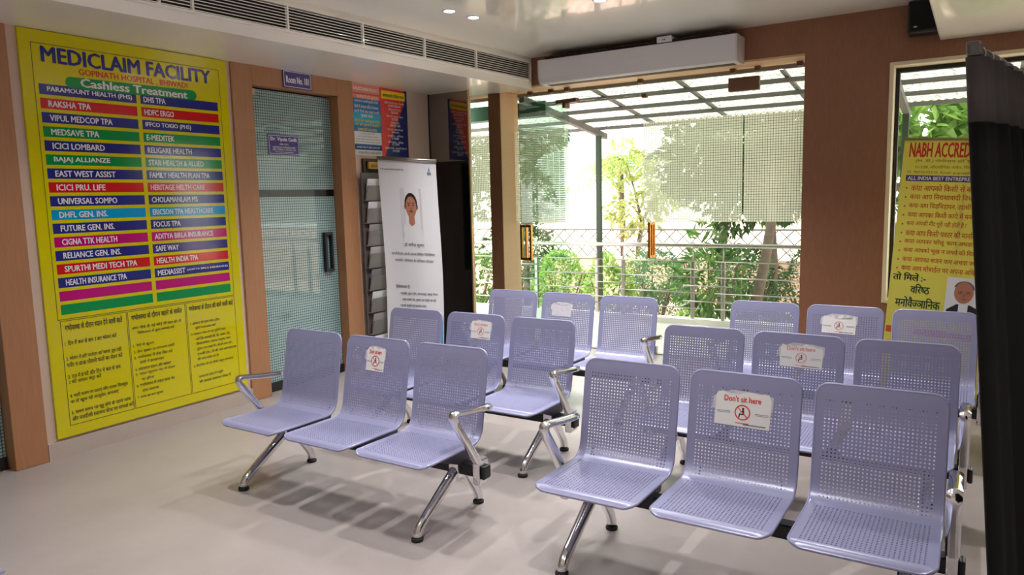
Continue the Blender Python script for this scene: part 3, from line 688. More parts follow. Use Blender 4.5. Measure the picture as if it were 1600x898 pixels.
STK = {}   # sticker builders: outline in (u from seat centre, d below the backrest top)
def back_frame():
    a = Vector((-.071, .478)); b = Vector((-.006, .835)); t = (b-a).normalized(); n = Vector((-t.y, t.x))
    top = b+t*.034
    O = Vector((0, top.x, top.y)); return O, Vector((0, t.x, t.y)), Vector((0, n.x, n.y))
def sticker(parent, u0, u1, d0, d1, tear, seed, faded):
    """paper notice with a torn upper edge; tear 0..1, d measured down from the backrest's top edge"""
    O, V, N = back_frame(); rnd = random.Random(seed); off = .0022
    P = lambda u, d, o=off: O+X*u-V*d+N*o
    w_ = u1-u0; h_ = d1-d0
    out = [(u0, d1), (u1-.004, d1+.003)]
    k = 11
    out.append((u1, d0+h_*(.12+tear*.3)))
    for q in range(k):
        u = u1-w_*(q+.5)/k; out.append((u, d0+h_*tear*rnd.uniform(0, .34)))
    out.append((u0+.003, d0+h_*(.08+tear*.25)))
    m = MB(); n = len(out)
    cu = sum(p[0] for p in out)/n; cd_ = sum(p[1] for p in out)/n
    top = [P(*p) for p in out]+[P(cu, cd_)]; bot = [P(p[0], p[1], .0006) for p in out]
    m.add(top+bot, [(q, (q+1) % n, n) for q in range(n)]+[(q, n+1+q, n+1+(q+1) % n, (q+1) % n) for q in range(n)])
    # residue of the torn layer
    res = [(u0-.012+rnd.uniform(-.004, .004), d0+h_*.55), (u0-.008, d0+h_*.2), (u0+w_*.3, d0-h_*.03), (u0+w_*.75, d0+h_*.0), (u1+.008, d0+h_*.08), (u1+.006, d0+h_*.5), (u1-w_*.35, d0+h_*.7)]
    s_ = m.build('sticker', M_PAPER if tear < .85 else M_SCRAP, parent)
    m2 = MB()
    m2.add([P(p[0], p[1], .0012) for p in res], [tuple(range(len(res)))]); m2.build('sticker_residue', M_SCRAP, s_)
    t = MB(); o2 = off+.0007
    hd = d0+h_*.30
    if tear < .7: put_text(t, "Don't sit here", P(u0+w_*.16, hd, o2), X, V, w_*.66, h_*.17, 0, .03)
    c = P((u0+u1)/2, d0+h_*.60, o2); R = h_*.225
    t.ring(c, X, V, R*.84, R, 28, 0)
    a = math.radians(-45); dv = X*math.cos(a)+V*math.sin(a); pv = X*-math.sin(a)+V*math.cos(a)
    rect(t, c, dv, pv, -R*.9, R*.9, -R*.06, R*.06, 0)
    for sg_ in (-1, 1): rect(t, P((u0+u1)/2, d0+h_*.60, o2), X, V, sg_*w_*.34-w_*.12, sg_*w_*.34+w_*.12, -.001, .001, 2); rect(t, P((u0+u1)/2, d0+h_*.60, o2), X, V, sg_*w_*.34-w_*.12, sg_*w_*.34+w_*.12, -.007, -.0055, 2)
    # seated figure
    f = lambda pts: t.add([c+X*(p[0]*R)+V*(p[1]*R)-N*.0002 for p in pts], [tuple(range(len(pts)))], 1)
    t.disc(c+X*.06*R+V*.48*R-N*.0002, X, V, R*.15, R*.15, 12, 1)
    f([(-.05, .32), (.2, .3), (.24, -.12), (-.02, -.16)]); f([(-.02, -.16), (.24, -.12), (.22, -.3), (-.42, -.3), (-.42, -.12)][::-1]); f([(-.44, -.3), (-.28, -.3), (-.36, -.66), (-.52, -.66)])
    f([(-.05, .2), (-.35, -.02), (-.3, -.08), (-.02, .08)])
    rect(t, P(u0+w_*.38, d0+h_*.92, o2), X, V, 0, w_*.24, 0, h_*.022, 0); rect(t, P(u0+w_*.52, d0+h_*.955, o2), X, V, 0, w_*.4, 0, h_*.03, 2)
    if tear < .85: t.build('printing', [M_INKR if not faded else mat('faded_red_ink', (224, 150, 144), .7), M_INKK, M_INKG], s_)
    return s_

def bench_proto():
    b = thing('waiting_bench', '', 'bench')
    sm = None
    for i, x in enumerate((-PITCH_, 0, PITCH_)):
        if sm is None:
            s_ = seat_mesh().build('seat', M_SEAT, b, smooth_angle=38); sm = s_.data
        else:
            s_ = bpy.data.objects.new('seat', sm); COL.objects.link(s_); s_.parent = b
        s_.location = (x, 0, 0)
    for x in (-PITCH_, 0, PITCH_):
        for sx in (-.175, .175):
            m = MB(); m.prism([(-.43, .399), (-.43, .388), (-.20, .300), (-.08, .300), (-.055, .40), (-.062, .455), (-.085, .413), (-.12, .400), (-.165, .399)], x+sx-.003, x+sx+.003, 'x')
            m.build('seat_bracket', M_SBRK, b)
    EX = PITCH_+SW
    m = MB(); m.bbox(-EX-.055, EX+.055, -.175, -.105, .238, .300, .006); m.build('beam', M_BEAM, b)
    for sx in (-1, 1):
        x = sx*(EX+.038)
        path = [(x, -.150, .275), (x, -.175, .325), (x, -.255, .445), (x, -.345, .568)]
        # bend
        for q in range(1, 8):
            a = q/8; p0, p1, p2 = Vector((x, -.345, .568)), Vector((x, -.392, .632)), Vector((x, -.325, .618))
            path.append(tuple(p0*(1-a)**2+p1*2*a*(1-a)+p2*a*a))
        path += [(x, -.22, .602), (x, -.12, .590), (x, -.055, .585), (x, -.040, .583)]
        n = len(path)
        def prof(i):
            wv = .024 if i < n-1 else .016; hv = .0155 if i > 3 else .020
            if i == n-1: hv = .008
            return [(wv*c*(.62 if abs(c) < 1 else 1), hv*s) for c, s in ((1, .45), (.8, 1), (-.8, 1), (-1, .45), (-1, -.45), (-.8, -1), (.8, -1), (1, -.45))]
        m = MB(); m.sweep(path, prof, (1, 0, 0) if False else (0, -.6, .8)); ar = m.build('armrest', M_CHROME, b, smooth_angle=50)
        m = MB(); m.bbox(x-.021, x+.021, -.192, -.100, .205, .335, .008); m.build('clamp', M_CHROME, ar)
        m = MB(); m.bbox(x+sx*.021 if sx > 0 else x-.043, x+.043 if sx > 0 else x-.021, -.178, -.112, .232, .302, .009); m.build('end_cap', M_BLACK, ar)
    for sx in (-1, 1):
        x = sx*(PITCH_+.124)
        m = MB(); m.bbox(x-.032, x+.032, -.185, -.095, .212, .318, .010); m.build('leg_hub', M_CHROME, b)
        for front in (1, 0):
            if front: path = [(x, -.150, .262), (x, -.185, .240), (x, -.425, .090), (x, -.468, .060), (x, -.486, .035), (x, -.489, .012)]
            else: path = [(x, -.130, .262), (x, -.095, .245), (x, -.015, .130), (x, .018, .085), (x, .032, .050), (x, .034, .012)]
            m = MB(); m.tube(path, [.030, .029, .025, .025, .024, .0245], 14, up=(1, 0, 0)); lg = m.build('leg', M_CHROME, b)
            y = path[-1][1]
            m = MB(); m.tube([(x, y, 0), (x, y, .006), (x, y, .013), (x, y, .018)], [.029, .0305, .0305, .027], 16, up=(0, 1, 0)); m.build('foot', M_RUBBER, lg)
    return b
BEN = [ # centre x, y, label, sticker(u0,u1,d0,d1,tear,seed,faded)
 (1.6853, 2.6356, 'lilac three-seat bench nearest the yellow board, notice torn narrow on its middle seat', (-.075, .065, .05, .19, .45, 3, False)),
 (3.7637, 2.6968, 'large lilac three-seat bench in front beside the black screen, with the clearest notice', (-.12, .12, .075, .225, .3, 4, False)),
 (1.7019, 3.5974, 'lilac second-row bench in front of the white banner, faded notice on its middle seat', (-.03, .135, .04, .165, .2, 5, True)),
 (3.7783, 3.7389, 'lilac second-row bench in front of the brown pillar, faded torn notice on its middle seat', (-.09, .135, .05, .18, .5, 6, True)),
 (1.7898, 4.7824, 'lilac bench in the back row before the open glass leaf, mostly peeled notice', (-.14, .04, .075, .185, .9, 7, True)),
 (3.8521, 4.8974, 'lilac bench in the back row under the brown pillar and window, torn white notice', (-.14, .075, .055, .185, .75, 8, True)),
]
proto = bench_proto()
for i, (x, y, lab, st) in enumerate(BEN):
    b = proto if i == 0 else copy_tree(proto)
    b.location = (x+PITCH_, y, 0); b['label'] = lab; b['group'] = 'three-seat lilac waiting benches'
BENCHES = [o for o in bpy.data.objects if o.name.startswith('waiting_bench')]
g_ = copy_tree(proto); g_.location = (2.31-SW-PITCH_, .084, 0); g_.rotation_euler = (0, 0, math.pi)
g_['label'] = 'lilac bench of which only a seat corner shows at the bottom left'; g_['group'] = 'three-seat lilac waiting benches'
for i, (x, y, lab, st) in enumerate(BEN):
    mid = [c for c in BENCHES[i].children if c.name.startswith('seat') and 'bracket' not in c.name and abs(c.location.x) < .01][0]
    sticker(mid, *st)

# ================================================================== AIR CURTAIN
ac = thing('air_curtain', 'long white air curtain unit mounted above the glass doors', 'air curtain', (2.28, WF, 2.79))
m = MB(); prof = [(0, .01), (-.05, 0), (-.20, 0), (-.225, .012), (-.245, .06), (-.252, .13), (-.252, .225), (-.245, .236), (0, .236)]
m.prism(prof, -.985, .985, 'x'); m.build('housing', M_WHITE, ac)
for x0 in (-1.0, .985):
    m = MB(); m.prism([(p[0]*1.01, p[1]) for p in prof], x0, x0+.015, 'x'); m.build('end_cap', mat('white_cap', (206, 202, 204), .4), ac)
m = MB(); m.box(-.93, .93, -.235, -.01, .237, .262); m.build('intake_grille', mat('vent_dark', (26, 24, 24), .8), ac)
m = MB()
for k in range(31): m.box(-.93+k*.062, -.926+k*.062, -.236, -.02, .237, .27)
m.build('grille_bar', M_BLACK, ac)
m = MB(); m.box(-.95, .95, -.16, -.06, -.003, -.0005); m.build('outlet_slot', M_INKK, ac)
bx2 = thing('wall_socket_box', 'small white socket box on the wall above the air curtain', 'socket', (2.62, WF, 3.055))
m = MB(); m.bbox(-.07, .07, -.26, 0, -.022, .03, .004); m.build('box_cover', M_WHITE, bx2); m = MB(); m.box(-.012, -.004, -.262, -.258, -.005, .005); m.box(.004, .012, -.262, -.258, -.005, .005); m.build('socket_hole', M_INKK, bx2)
# speaker
sp = thing('wall_speaker', 'black box loudspeaker high on the brown wall beside the lowered ceiling', 'speaker', (4.685, WF, 2.83))
m = MB(); m.bbox(-.10, .105, -.20, -.02, .02, .265, .012); m.build('cabinet', M_BLACK, sp)
m = MB(); m.bbox(-.085, .09, -.208, -.199, .04, .25, .003); m.build('front_grille', mat('speaker_cloth', (12, 11, 11), .9), sp)
m = MB(); m.bbox(-.03, .03, -.03, 0, .08, .2, .003); m.build('wall_bracket', M_BLACK, sp)
m = MB(); m.disc((-.045, -.2085, .065), X, Z, .014, .006, 12); m.build('badge', M_STEEL, sp)

# ================================================================== YELLOW BOARD
YB, ZB0, ZB1 = 1.883, .132, 2.785
C_YEL = mat('print_yellow', (206, 196, 0), .11, spec=.55); C_NAVY = mat('print_navy', (36, 42, 128), .11); C_RED = mat('print_red', (200, 22, 34), .11)
C_GRN = mat('print_green', (0, 142, 66), .11); C_CYAN = mat('print_cyan', (0, 150, 204), .11); C_MAG = mat('print_magenta', (186, 10, 116), .11)
C_WHT = mat('print_white', (226, 226, 232), .11); C_ORG = mat('print_orange_red', (206, 62, 26), .11); C_LINE = mat('print_dark', (58, 54, 24), .3)
bd = thing('insurance_notice_board', 'tall glossy yellow hospital board listing insurers in coloured bars', 'notice board', (0, YB, 0))
m = MB(); m.bbox(.001, .022, 0, 1.51, ZB0, ZB1, .002); m.build('board_panel', C_YEL, bd)
BO = Vector((.0224, 0, 0))
m = MB(); COLS = dict(n=0, r=1, g=2, c=3, m=4)
Ls = ['PARAMOUNT HEALTH (PHS)', 'RAKSHA TPA', 'VIPUL MEDCOP TPA', 'MEDSAVE TPA', 'ICICI LOMBARD', 'BAJAJ ALLIANZE', 'EAST WEST ASSIST', 'ICICI PRU. LIFE', 'UNIVERSAL SOMPO', 'DHFL GEN. INS.', 'FUTURE GEN. INS.', 'CIGNA TTK HEALTH', 'RELIANCE GEN. INS.', 'SPURTHI MEDI TECH TPA', 'HEALTH INSURANCE TPA', '', '']
Rs = ['DHS TPA', 'HDFC ERGO', 'IFFCO TOKIO (PHS)', 'E-MEDITEK', 'RELIGARE HEALTH', 'STAR HEALTH & ALLIED', 'FAMILY HEALTH PLAN TPA', 'HERITAGE HELTH CARE', 'CHOLAMANLAM MS', 'ERICSON TPA HEALTHCARE', 'FOCUS TPA', 'ADITYA BIRLA INSURANCE', 'SAFE WAY', 'HEALTH INDIA TPA', 'MEDIASSIST', '', '']
LW = [.565, .27, .41, .31, .34, .37, .40, .32, .395, .32, .36, .37, .39, .50, .415, 0, 0]; RW = [.17, .23, .365, .22, .355, .45, .495, .445, .375, .505, .215, .49, .185, .34, .225, 0, 0]
cc = 'nrngngnrncnmnrnmg'
for k in range(17):
    zt = 2.452-k*(2.452-1.022)/16; zb = zt-.067; ci = COLS[cc[k]]
    rect(m, BO, Y_, Z, .097, .742, zb, zt, ci); rect(m, BO, Y_, Z, .772, 1.408, zb, zt, ci)
    T = BO+X*.0006
    if Ls[k]: put_text(m, Ls[k], T+Y_*.145+Z*(zb+.014), Y_, Z, LW[k], .039, 5, .028)
    if Rs[k]: put_text(m, Rs[k], T+Y_*.795+Z*(zb+.014), Y_, Z, RW[k], .039, 5, .028)
    if k == 14: put_text(m, '(ADITYA BIRLA INSURANCE)', T+Y_*1.035+Z*(zb+.024), Y_, Z, .36, .018, 5, .03)
# green capsule heading
pts = [(.30+.037*math.cos(a), 2.478+.037*math.sin(a)) for a in [math.pi/2+math.pi*q/10 for q in range(11)]]+[(1.19+.037*math.cos(a), 2.487+.037*math.sin(a)) for a in [-math.pi/2+math.pi*q/10 for q in range(11)]]
m.add([(BO.x+.0003, p[0], p[1]) for p in pts], [tuple(range(len(pts)))], 2)
m.build('colour_bars', [C_NAVY, C_RED, C_GRN, C_CYAN, C_MAG, C_WHT], bd)
m = MB(); T = BO+X*.0006
put_text(m, 'Cashless Treatment', T+Y_*.36+Z*2.457, Y_, Z, .79, .055, 2, .03)
put_text(m, 'MEDICLAIM FACILITY', T+Y_*.125+Z*2.59, Y_, Z, 1.235, .098, 0, .036)
put_text(m, 'GOPINATH HOSPITAL , BHIWADI', T+Y_*.355+Z*2.528, Y_, Z, .80, .046, 1, .03)
LT = .004
for a in ((.07, 1.438, .922, 2.705), (.083, .534, .204, .915), (.54, .993, .204, .915), (1.0, 1.438, .204, .915)): frame_rect(m, BO+X*.0003, Y_, Z, *a, LT, 3)
for a, b, s in ((.11, .50, 'गर्भावस्था के दौरान ध्यान देने वाली बातें'), (.565, .965, 'गर्भावस्था के दौरान खतरे के संकेत'), (1.022, 1.42, 'गर्भावस्था के दौरान की जाने वाली बातें')): put_text(m, s, T+Y_*a+Z*.845, Y_, Z, b-a, .048, 3, .03)
c1 = [(.745, '1. दिन में कम से कम 3 बार भोजन करें', .35), (.64, '2. भोजन में हरी पत्तेदार सब्जियां, दूध, दही,', .38), (.60, '   पनीर व ताजा मौसमी फलों का सेवन करें', .38), (.52, '3. रात में 8 घंटे और दिन में कम से कम', .36), (.48, '   2 घंटे आराम जरूर करें', .22), (.385, '4. भारी वजन ना उठाएं और तनाव बिल्कुल', .40), (.345, '   ना लें खुश रहें आयुर्वेद अपनाएं', .33), (.27, '5. समय समय पर शुरु होने से पहले जांच', .41), (.23, '   और नजदीकी स्वास्थ्य केन्द्र पर सम्पर्क करें', .43)]
for z, s, w_ in c1: put_text(m, s, T+Y_*.10+Z*z, Y_, Z, w_, .036, 3, .02)
c2 = [(.775, 'अगर नीचे दी गई कोई भी बात हो तो', .39), (.735, 'चिकित्सक से तुरंत सम्पर्क करें', .29), (.645, '1. पैरों में सूजन', .16), (.60, '2. तेज बुखार या लगातार उल्टी', .32), (.56, '3. गर्भावस्था में तेज सिर दर्द', .30), (.52, 'हाथों में झनझनाहट', .19), (.475, '4. असाधारण थकान और चक्कर', .28), (.435, '5. सांस फूलना पेट में ऐंठन', .31), (.395, 'ना होना', .10), (.355, '6. गर्भावस्था में रक्त स्राव का', .30), (.31, 'होना अचानक', .13), (.265, '7. बच्चे का कम घूमना', .20)]
for z, s, w_ in c2: put_text(m, s, T+Y_*(.562+(.04 if s[0] not in '1234567अ' else 0))+Z*z, Y_, Z, w_, .028, 3, .012)
c3 = [(.735, '1. डाक्टर के पास जांच होना', .26), (.695, 'सुनिश्चित समय करें', .18), (.65, '2. डाक्टर जांच में यह सुनिश्चित', .31), (.61, 'करें कि आपकी बी. पी., वजन, पेट,', .31), (.57, 'हिमोग्लोबिन, पेशाब, मधुमेह जांच', .31), (.53, 'यूरिन, एच.आई.वी., वी.डी.आर.एल.,', .33), (.49, 'एच.बी.एस., टी.बी. एवं अल्ट्रासाउंड', .36), (.45, 'की जांच समय पर हो', .19), (.40, '3. टिटनेस के दो टीके जरूर लगवाएं', .36), (.31, 'डाक्टरी जांच में जरूरी', .22), (.27, 'की सलाह स्वास्थ्य केन्द्र लें', .29)]
for z, s, w_ in c3: put_text(m, s, T+Y_*(1.025+(.04 if s[0] not in '123' else 0))+Z*z, Y_, Z, w_, .028, 3, .012)
m.build('lettering', [C_NAVY, C_ORG, C_WHT, C_LINE], bd)

# ================================================================== SIGNS AND POSTERS
C_PUR = mat('sign_purple', (60, 46, 128), .3)
s1 = thing('room_number_sign', 'purple sign reading Room No. 101 above the frosted door', 'sign', (.021, 4.115, 2.72))
MB().bbox(0, .008, -.162, .162, -.076, .076, .002).build('plate', C_PUR, s1)
m = MB(); frame_rect(m, (.0084, 0, 0), Y_, Z, -.152, .152, -.066, .066, .005); put_text(m, 'Room No. 101', (.0085, -.128, -.032), Y_, Z, .256, .058, 0, .035); m.build('lettering', C_WHT, s1)
s2 = thing('doctor_name_sign', 'purple doctor name plate fixed on the frosted glass door', 'sign', (-.0895, 4.02, 2.165))
MB().bbox(0, .006, -.172, .172, -.087, .087, .002).build('plate', C_PUR, s2)
m = MB(); frame_rect(m, (.0064, 0, 0), Y_, Z, -.164, .164, -.079, .079, .004)
put_text(m, 'Dr. Vipula Gadh', (.0065, -.145, .024), Y_, Z, .29, .040, 0, .03); put_text(m, 'MBBS, DGO.', (.0065, -.05, -.004), Y_, Z, .10, .016, 0, .02)
put_text(m, 'OBSTETRICIAN & GYNAECOLOGIST', (.0065, -.125, -.030), Y_, Z, .25, .015, 0, .02); put_text(m, 'OPD TIMING 9 AM TO 2 PM', (.0065, -.13, -.050), Y_, Z, .26, .014, 0, .02); put_text(m, 'Time by prior appointment', (.0065, -.1, -.070), Y_, Z, .20, .014, 0, .02)
m.build('lettering', C_WHT, s2)
P_BLU = mat('poster_blue', (0, 108, 176), .25); P_CYN = mat('poster_cyan', (0, 166, 206), .25); P_PNK = mat('poster_salmon', (232, 130, 116), .25); P_NVY = mat('poster_navy', (26, 32, 108), .25)
P_RED = mat('poster_red', (222, 48, 44), .25); P_YEL = mat('poster_yellow', (246, 208, 20), .25)
def poster(name, y0, y1, label, base):
    t = thing(name, label, 'poster', (.0005, y0, 2.103)); W = y1-y0; H = 2.782-2.103
    MB().box(0, .004, 0, W, 0, H).build('sheet', base, t); return t, W, H
pA, W, H = poster('wall_poster', 4.797, 5.188, 'blue police poster with white and yellow lines on the beige wall', P_BLU)
m = MB(); O = Vector((.0043, 0, 0))
rect(m, O, Y_, Z, 0, W, H*.80, H, 1); rect(m, O, Y_, Z, 0, W, H*.865, H*.872, 2); rect(m, O, Y_, Z, 0, W, H*.44, H*.60, 3); rect(m, O, Y_, Z, 0, W, H*.16, H*.335, 2); rect(m, O, Y_, Z, 0, W, H*.085, H*.145, 4); rect(m, O, Y_, Z, 0, W, 0, H*.075, 2)
O = O+X*.0004
put_text(m, 'RAJASTHAN POLICE', O+Y_*.02+Z*H*.895, Y_, Z, W*.9, H*.065, 2, .03); put_text(m, 'सावधानी ही सुरक्षा', O+Y_*.06+Z*H*.79, Y_, Z, W*.8, H*.07, 6, .03)
for k, (s, z, w_, ci) in enumerate((('आपके घर में आपकी सुरक्षा के लिये', .735, .86, 2), ('किसी भी अनजान व्यक्ति से सावधान', .665, .86, 2), ('अपनी निजी बात साझा ना करें', .595, .9, 2), ('सुरक्षा सलाह', .525, .42, 2), ('किसी भी समय आपकी सहायता के लिये', .465, .9, 5), ('आप हमें सूचना दे सकते हैं', .405, .9, 5), ('डायल करें 100 नम्बर', .345, .7, 5))):
    put_text(m, s, O+Y_*(W*(1-w_)/2)+Z*H*z, Y_, Z, W*w_, H*.052, ci, .02)
for z, w_ in ((.295, .5), (.255, .7), (.215, .85), (.178, .88)): put_text(m, 'थाना क्षेत्र एवं नियंत्रण कक्ष', O+Y_*(W*(1-w_)/2)+Z*H*z, Y_, Z, W*w_, H*.024, 7, .01)
put_text(m, 'आपकी सेवा में सदैव तत्पर रहे', O+Y_*W*.08+Z*H*.098, Y_, Z, W*.84, H*.034, 2, .02); put_text(m, 'INDIAN MEDICAL ASSOCIATION', O+Y_*W*.14+Z*H*.02, Y_, Z, W*.82, H*.038, 7, .03)
m.disc(O+Y_*W*.07+Z*H*.038, Y_, Z, H*.014, H*.026, 12, 5)
m.build('printing', [P_BLU, P_PNK, C_WHT, P_CYN, P_NVY, P_YEL, mat('poster_light_pink', (250, 190, 180), .3), M_INKG], pA)
pB, W, H = poster('wall_poster', 5.190, 5.602, 'red and navy diagonal poster with a yellow heading on the beige wall', P_NVY)
m = MB(); O = Vector((.0043, 0, 0))
m.add([O, O+Y_*W*.10, O+Y_*W*.88+Z*H*.80, O+Y_*W*.88+Z*H, O+Z*H], [(0, 1, 2, 3, 4)], 0); rect(m, O+X*.0003, Y_, Z, W*.05, W*.92, H*.845, H*.965, 1)
O = O+X*.0007; put_text(m, 'आपातकालीन टेलीफोन नम्बर', O+Y_*W*.1+Z*H*.875, Y_, Z, W*.78, H*.055, 3, .03)
for s, z, w_ in (('पुलिस कन्ट्रोल रूम - भिवाड़ी', .775, .72), ('01493-220100', .735, .45), ('पुलिस थाना, भिवाड़ी', .68, .45), ('220120', .64, .25), ('पुलिस थाना, फूलबाग टपूकड़ा', .58, .62), ('221002', .54, .25), ('टपूकड़ा थाना', .48, .32), ('8764 873 004', .445, .38), ('डी.एस.पी. - ऑफिस भिवाड़ी', .385, .58), ('एडिशनल', .345, .28), ('एम्बुलेंस - ऑफिस', .29, .58), ('108', .255, .24), ('अग्निशमन - ऑफिस', .20, .58), ('101, 220101', .165, .26), ('साइबर ठगी - आपकी सेवा में', .11, .8), ('1930', .07, .25)):
    put_text(m, s, O+Y_*(W*(.98-w_)/2+.01)+Z*H*z, Y_, Z, W*w_, H*.036, 2, .015)
m.build('printing', [P_RED, P_YEL, C_WHT, M_INKK], pB)

# wood framed board and the literature rack behind the white banner
nb = thing('framed_notice_panel', 'narrow black panel with a dark wood edge behind the leaflet rack', 'panel', (0, 5.07, 1.44))
m = MB(); m.bbox(.001, .03, -.185, -.15, -.62, .63, .004); m.bbox(.001, .03, -.15, .3, .60, .63, .004); m.build('wood_edge', M_DWOOD, nb)
m = MB(); m.box(.001, .016, -.15, .3, -.62, .60); m.build('panel_face', M_BLKG, nb)
m = MB(); m.bbox(.018, .04, -.12, .07, .53, .60, .003, 0); put_text(m, 'आज की जांच', (.0405, -.09, .545), Y_, Z, .14, .04, 1, .02); m.build('yellow_tab', [mat('tab_yellow', (206, 160, 64), .5), M_INKK], nb)
rk = thing('leaflet_rack', 'grey tiered leaflet rack standing between the posters and the white banner', 'rack', (.125, 4.95, 0), math.pi/2)
m = MB(); m.bbox(-.14, .14, .06, .075, .02, 1.93, .003); m.bbox(-.14, .14, -.03, .10, 0, .03, .004); m.build('back_panel', mat('rack_grey', (96, 88, 86), .5), rk)
for k in range(8):
    z = .12+k*.22
    m = MB(); m.prism([(.058, z), (.02, z), (-.02, z+.145), (-.012, z+.145), (.026, z+.008), (.058, z+.008)], -.135, .135, 'x'); m.build('pocket', mat('rack_pocket', (120, 116, 114), .35), rk)
for k, cl in enumerate(((226, 226, 230), (150, 146, 146), (206, 206, 210), (120, 116, 118), (176, 172, 172), (150, 146, 146), (214, 212, 216), (222, 222, 228))):
    z = .14+k*.22
    lf = MB(); lf.prism([(.03, z), (-.004, z+.19), (.0, z+.19), (.036, z)], -.12, .12, 'x')
    o = lf.build('leaflet_stack', mat('leaflet%d' % k, cl, .7), None, loc=None)
    o.location = (.125, 4.95, 0); o.rotation_euler = (0, 0, math.pi/2)
    tag(o, ['stack of white leaflets in the lowest tier of the grey rack', 'stack of grey leaflets in the second tier of the rack from below', 'stack of pale leaflets in the third tier of the rack from below', 'stack of dark grey leaflets in the fourth tier of the rack from below', 'stack of light grey leaflets in the fifth tier of the rack from below', 'stack of grey leaflets in the third tier of the rack from above', 'stack of whitish leaflets in the second tier of the rack from above', 'stack of white leaflets in the top tier of the grey rack'][k], 'leaflets', 'leaflet stacks in the rack')

# ================================================================== ROLL-UP BANNERS
SKIN = mat('portrait_skin', (176, 118, 92), .5); HAIR = mat('portrait_hair', (32, 26, 26), .5); PGR = mat('portrait_backdrop', (206, 204, 210), .5)
def blob(mb, O, U, V, c, pts, mi):
    O, U, V = Vector(O), Vector(U), Vector(V); mb.add([O+U*(c[0]+p[0])+V*(c[1]+p[1]) for p in pts], [tuple(range(len(pts)))], mi)
def ell(rx, ry, n=20, a0=0, a1=2*math.pi): return [(rx*math.cos(a0+(a1-a0)*q/n), ry*math.sin(a0+(a1-a0)*q/n)) for q in range(n)]
wb = thing('rollup_banner', 'white roll-up banner with a portrait of a man standing by the posters', 'banner', (.20, 4.92, 0), math.atan2(.19, .56))
BW = .59
M_BAN = mat('banner_white', (222, 222, 228), .55, bump=.25, bscale=3)
m = MB(); nx, nz = 14, 30; vs = []
def ban_pt(u, z, off=0):
    t = (z-.09)/1.97
    dy = .012*math.sin(u/BW*math.pi*2.0+.6)*(1-abs(2*t-1)**2)+.02*math.sin(t*math.pi); dz = -.05*(u/BW)*t
    return Vector((u+.012*math.sin(t*math.pi*1.5), dy-off, z+dz))
for j in range(nz+1):
    for i in range(nx+1): vs.append(ban_pt(BW*i/nx, .09+1.97*j/nz))
nv = len(vs); vs += [v+Vector((0, .0025, 0)) for v in vs]
fs = [(j*(nx+1)+i, j*(nx+1)+i+1, (j+1)*(nx+1)+i+1, (j+1)*(nx+1)+i) for j in range(nz) for i in range(nx)]
m.add(vs, fs, 0, True); k_ = len(m.f)
for f in fs: m.f.append(tuple(q+nv for q in f[::-1])); m.m.append(1); m.sm.append(True)
m.build('banner_sheet', [M_BAN, mat('banner_back', (40, 38, 40), .6)], wb)
m = MB(); m.sweep([ban_pt(-.005, 2.068), ban_pt(BW+.005, 2.068)], [(.012, -.016), (.012, .016), (-.008, .016), (-.008, -.016)]); m.build('top_rail', M_STEEL, wb)
m = MB(); m.bbox(-.02, BW+.02, -.05, .06, .012, .095, .015); m.build('base_cassette', M_STEEL, wb)
m = MB(); m.bbox(.06, .10, -.16, .16, 0, .013, .003); m.bbox(BW-.10, BW-.06, -.16, .16, 0, .013, .003); m.build('base_foot', M_BLACK, wb)
m = MB(); m.tube([(BW/2, .045, .09), (BW/2, .045, 2.05)], .008, 8); m.build('support_pole', M_BLACK, wb)
def on_banner(mb, off):
    """lay flat printing onto the curved sheet"""
    mb.v = [tuple(ban_pt(p[0], p[2], off-p[1])) for p in mb.v]
m = MB(); O = Vector((0, 0, 0))
rect(m, O, X, Z, .205, .425, 1.21, 1.79, 0)
blob(m, (0, -.0004, 0), X, Z, (.315, 1.24), [(-.105, -.03), (.105, -.03), (.108, .10), (.085, .19), (.035, .245), (-.035, .245), (-.085, .19), (-.108, .10)], 1)
blob(m, (0, -.0008, 0), X, Z, (.315, 1.50), [(-.030, -.05), (0, -.075), (.030, -.05), (.030, .04), (-.030, .04)], 2)
blob(m, (0, -.0008, 0), X, Z, (.315, 1.640), ell(.066, .108), 3); blob(m, (0, -.0012, 0), X, Z, (.315, 1.610), ell(.056, .104), 2)
blob(m, (0, -.0014, 0), X, Z, (.315, 1.672), ell(.058, .060, 14, 0, math.pi), 3)
for sx in (-1, 1):
    blob(m, (0, -.0016, 0), X, Z, (.315+sx*.023, 1.628), ell(.010, .006, 10), 3); blob(m, (0, -.0016, 0), X, Z, (.315+sx*.023, 1.648), [(-.015, -.003), (.015, -.003), (.015, .003), (-.015, .003)], 3)
    blob(m, (0, -.0006, 0), X, Z, (.315+sx*.064, 1.61), ell(.010, .024, 10), 2)
blob(m, (0, -.0016, 0), X, Z, (.315, 1.588), [(-.008, 0), (.010, 0), (.002, .03)], 4); blob(m, (0, -.0016, 0), X, Z, (.315, 1.555), [(-.024, 0), (.024, 0), (.016, .008), (-.016, .008)], 4); blob(m, (0, -.0016, 0), X, Z, (.315, 1.572), ell(.020, .005, 8), 3)
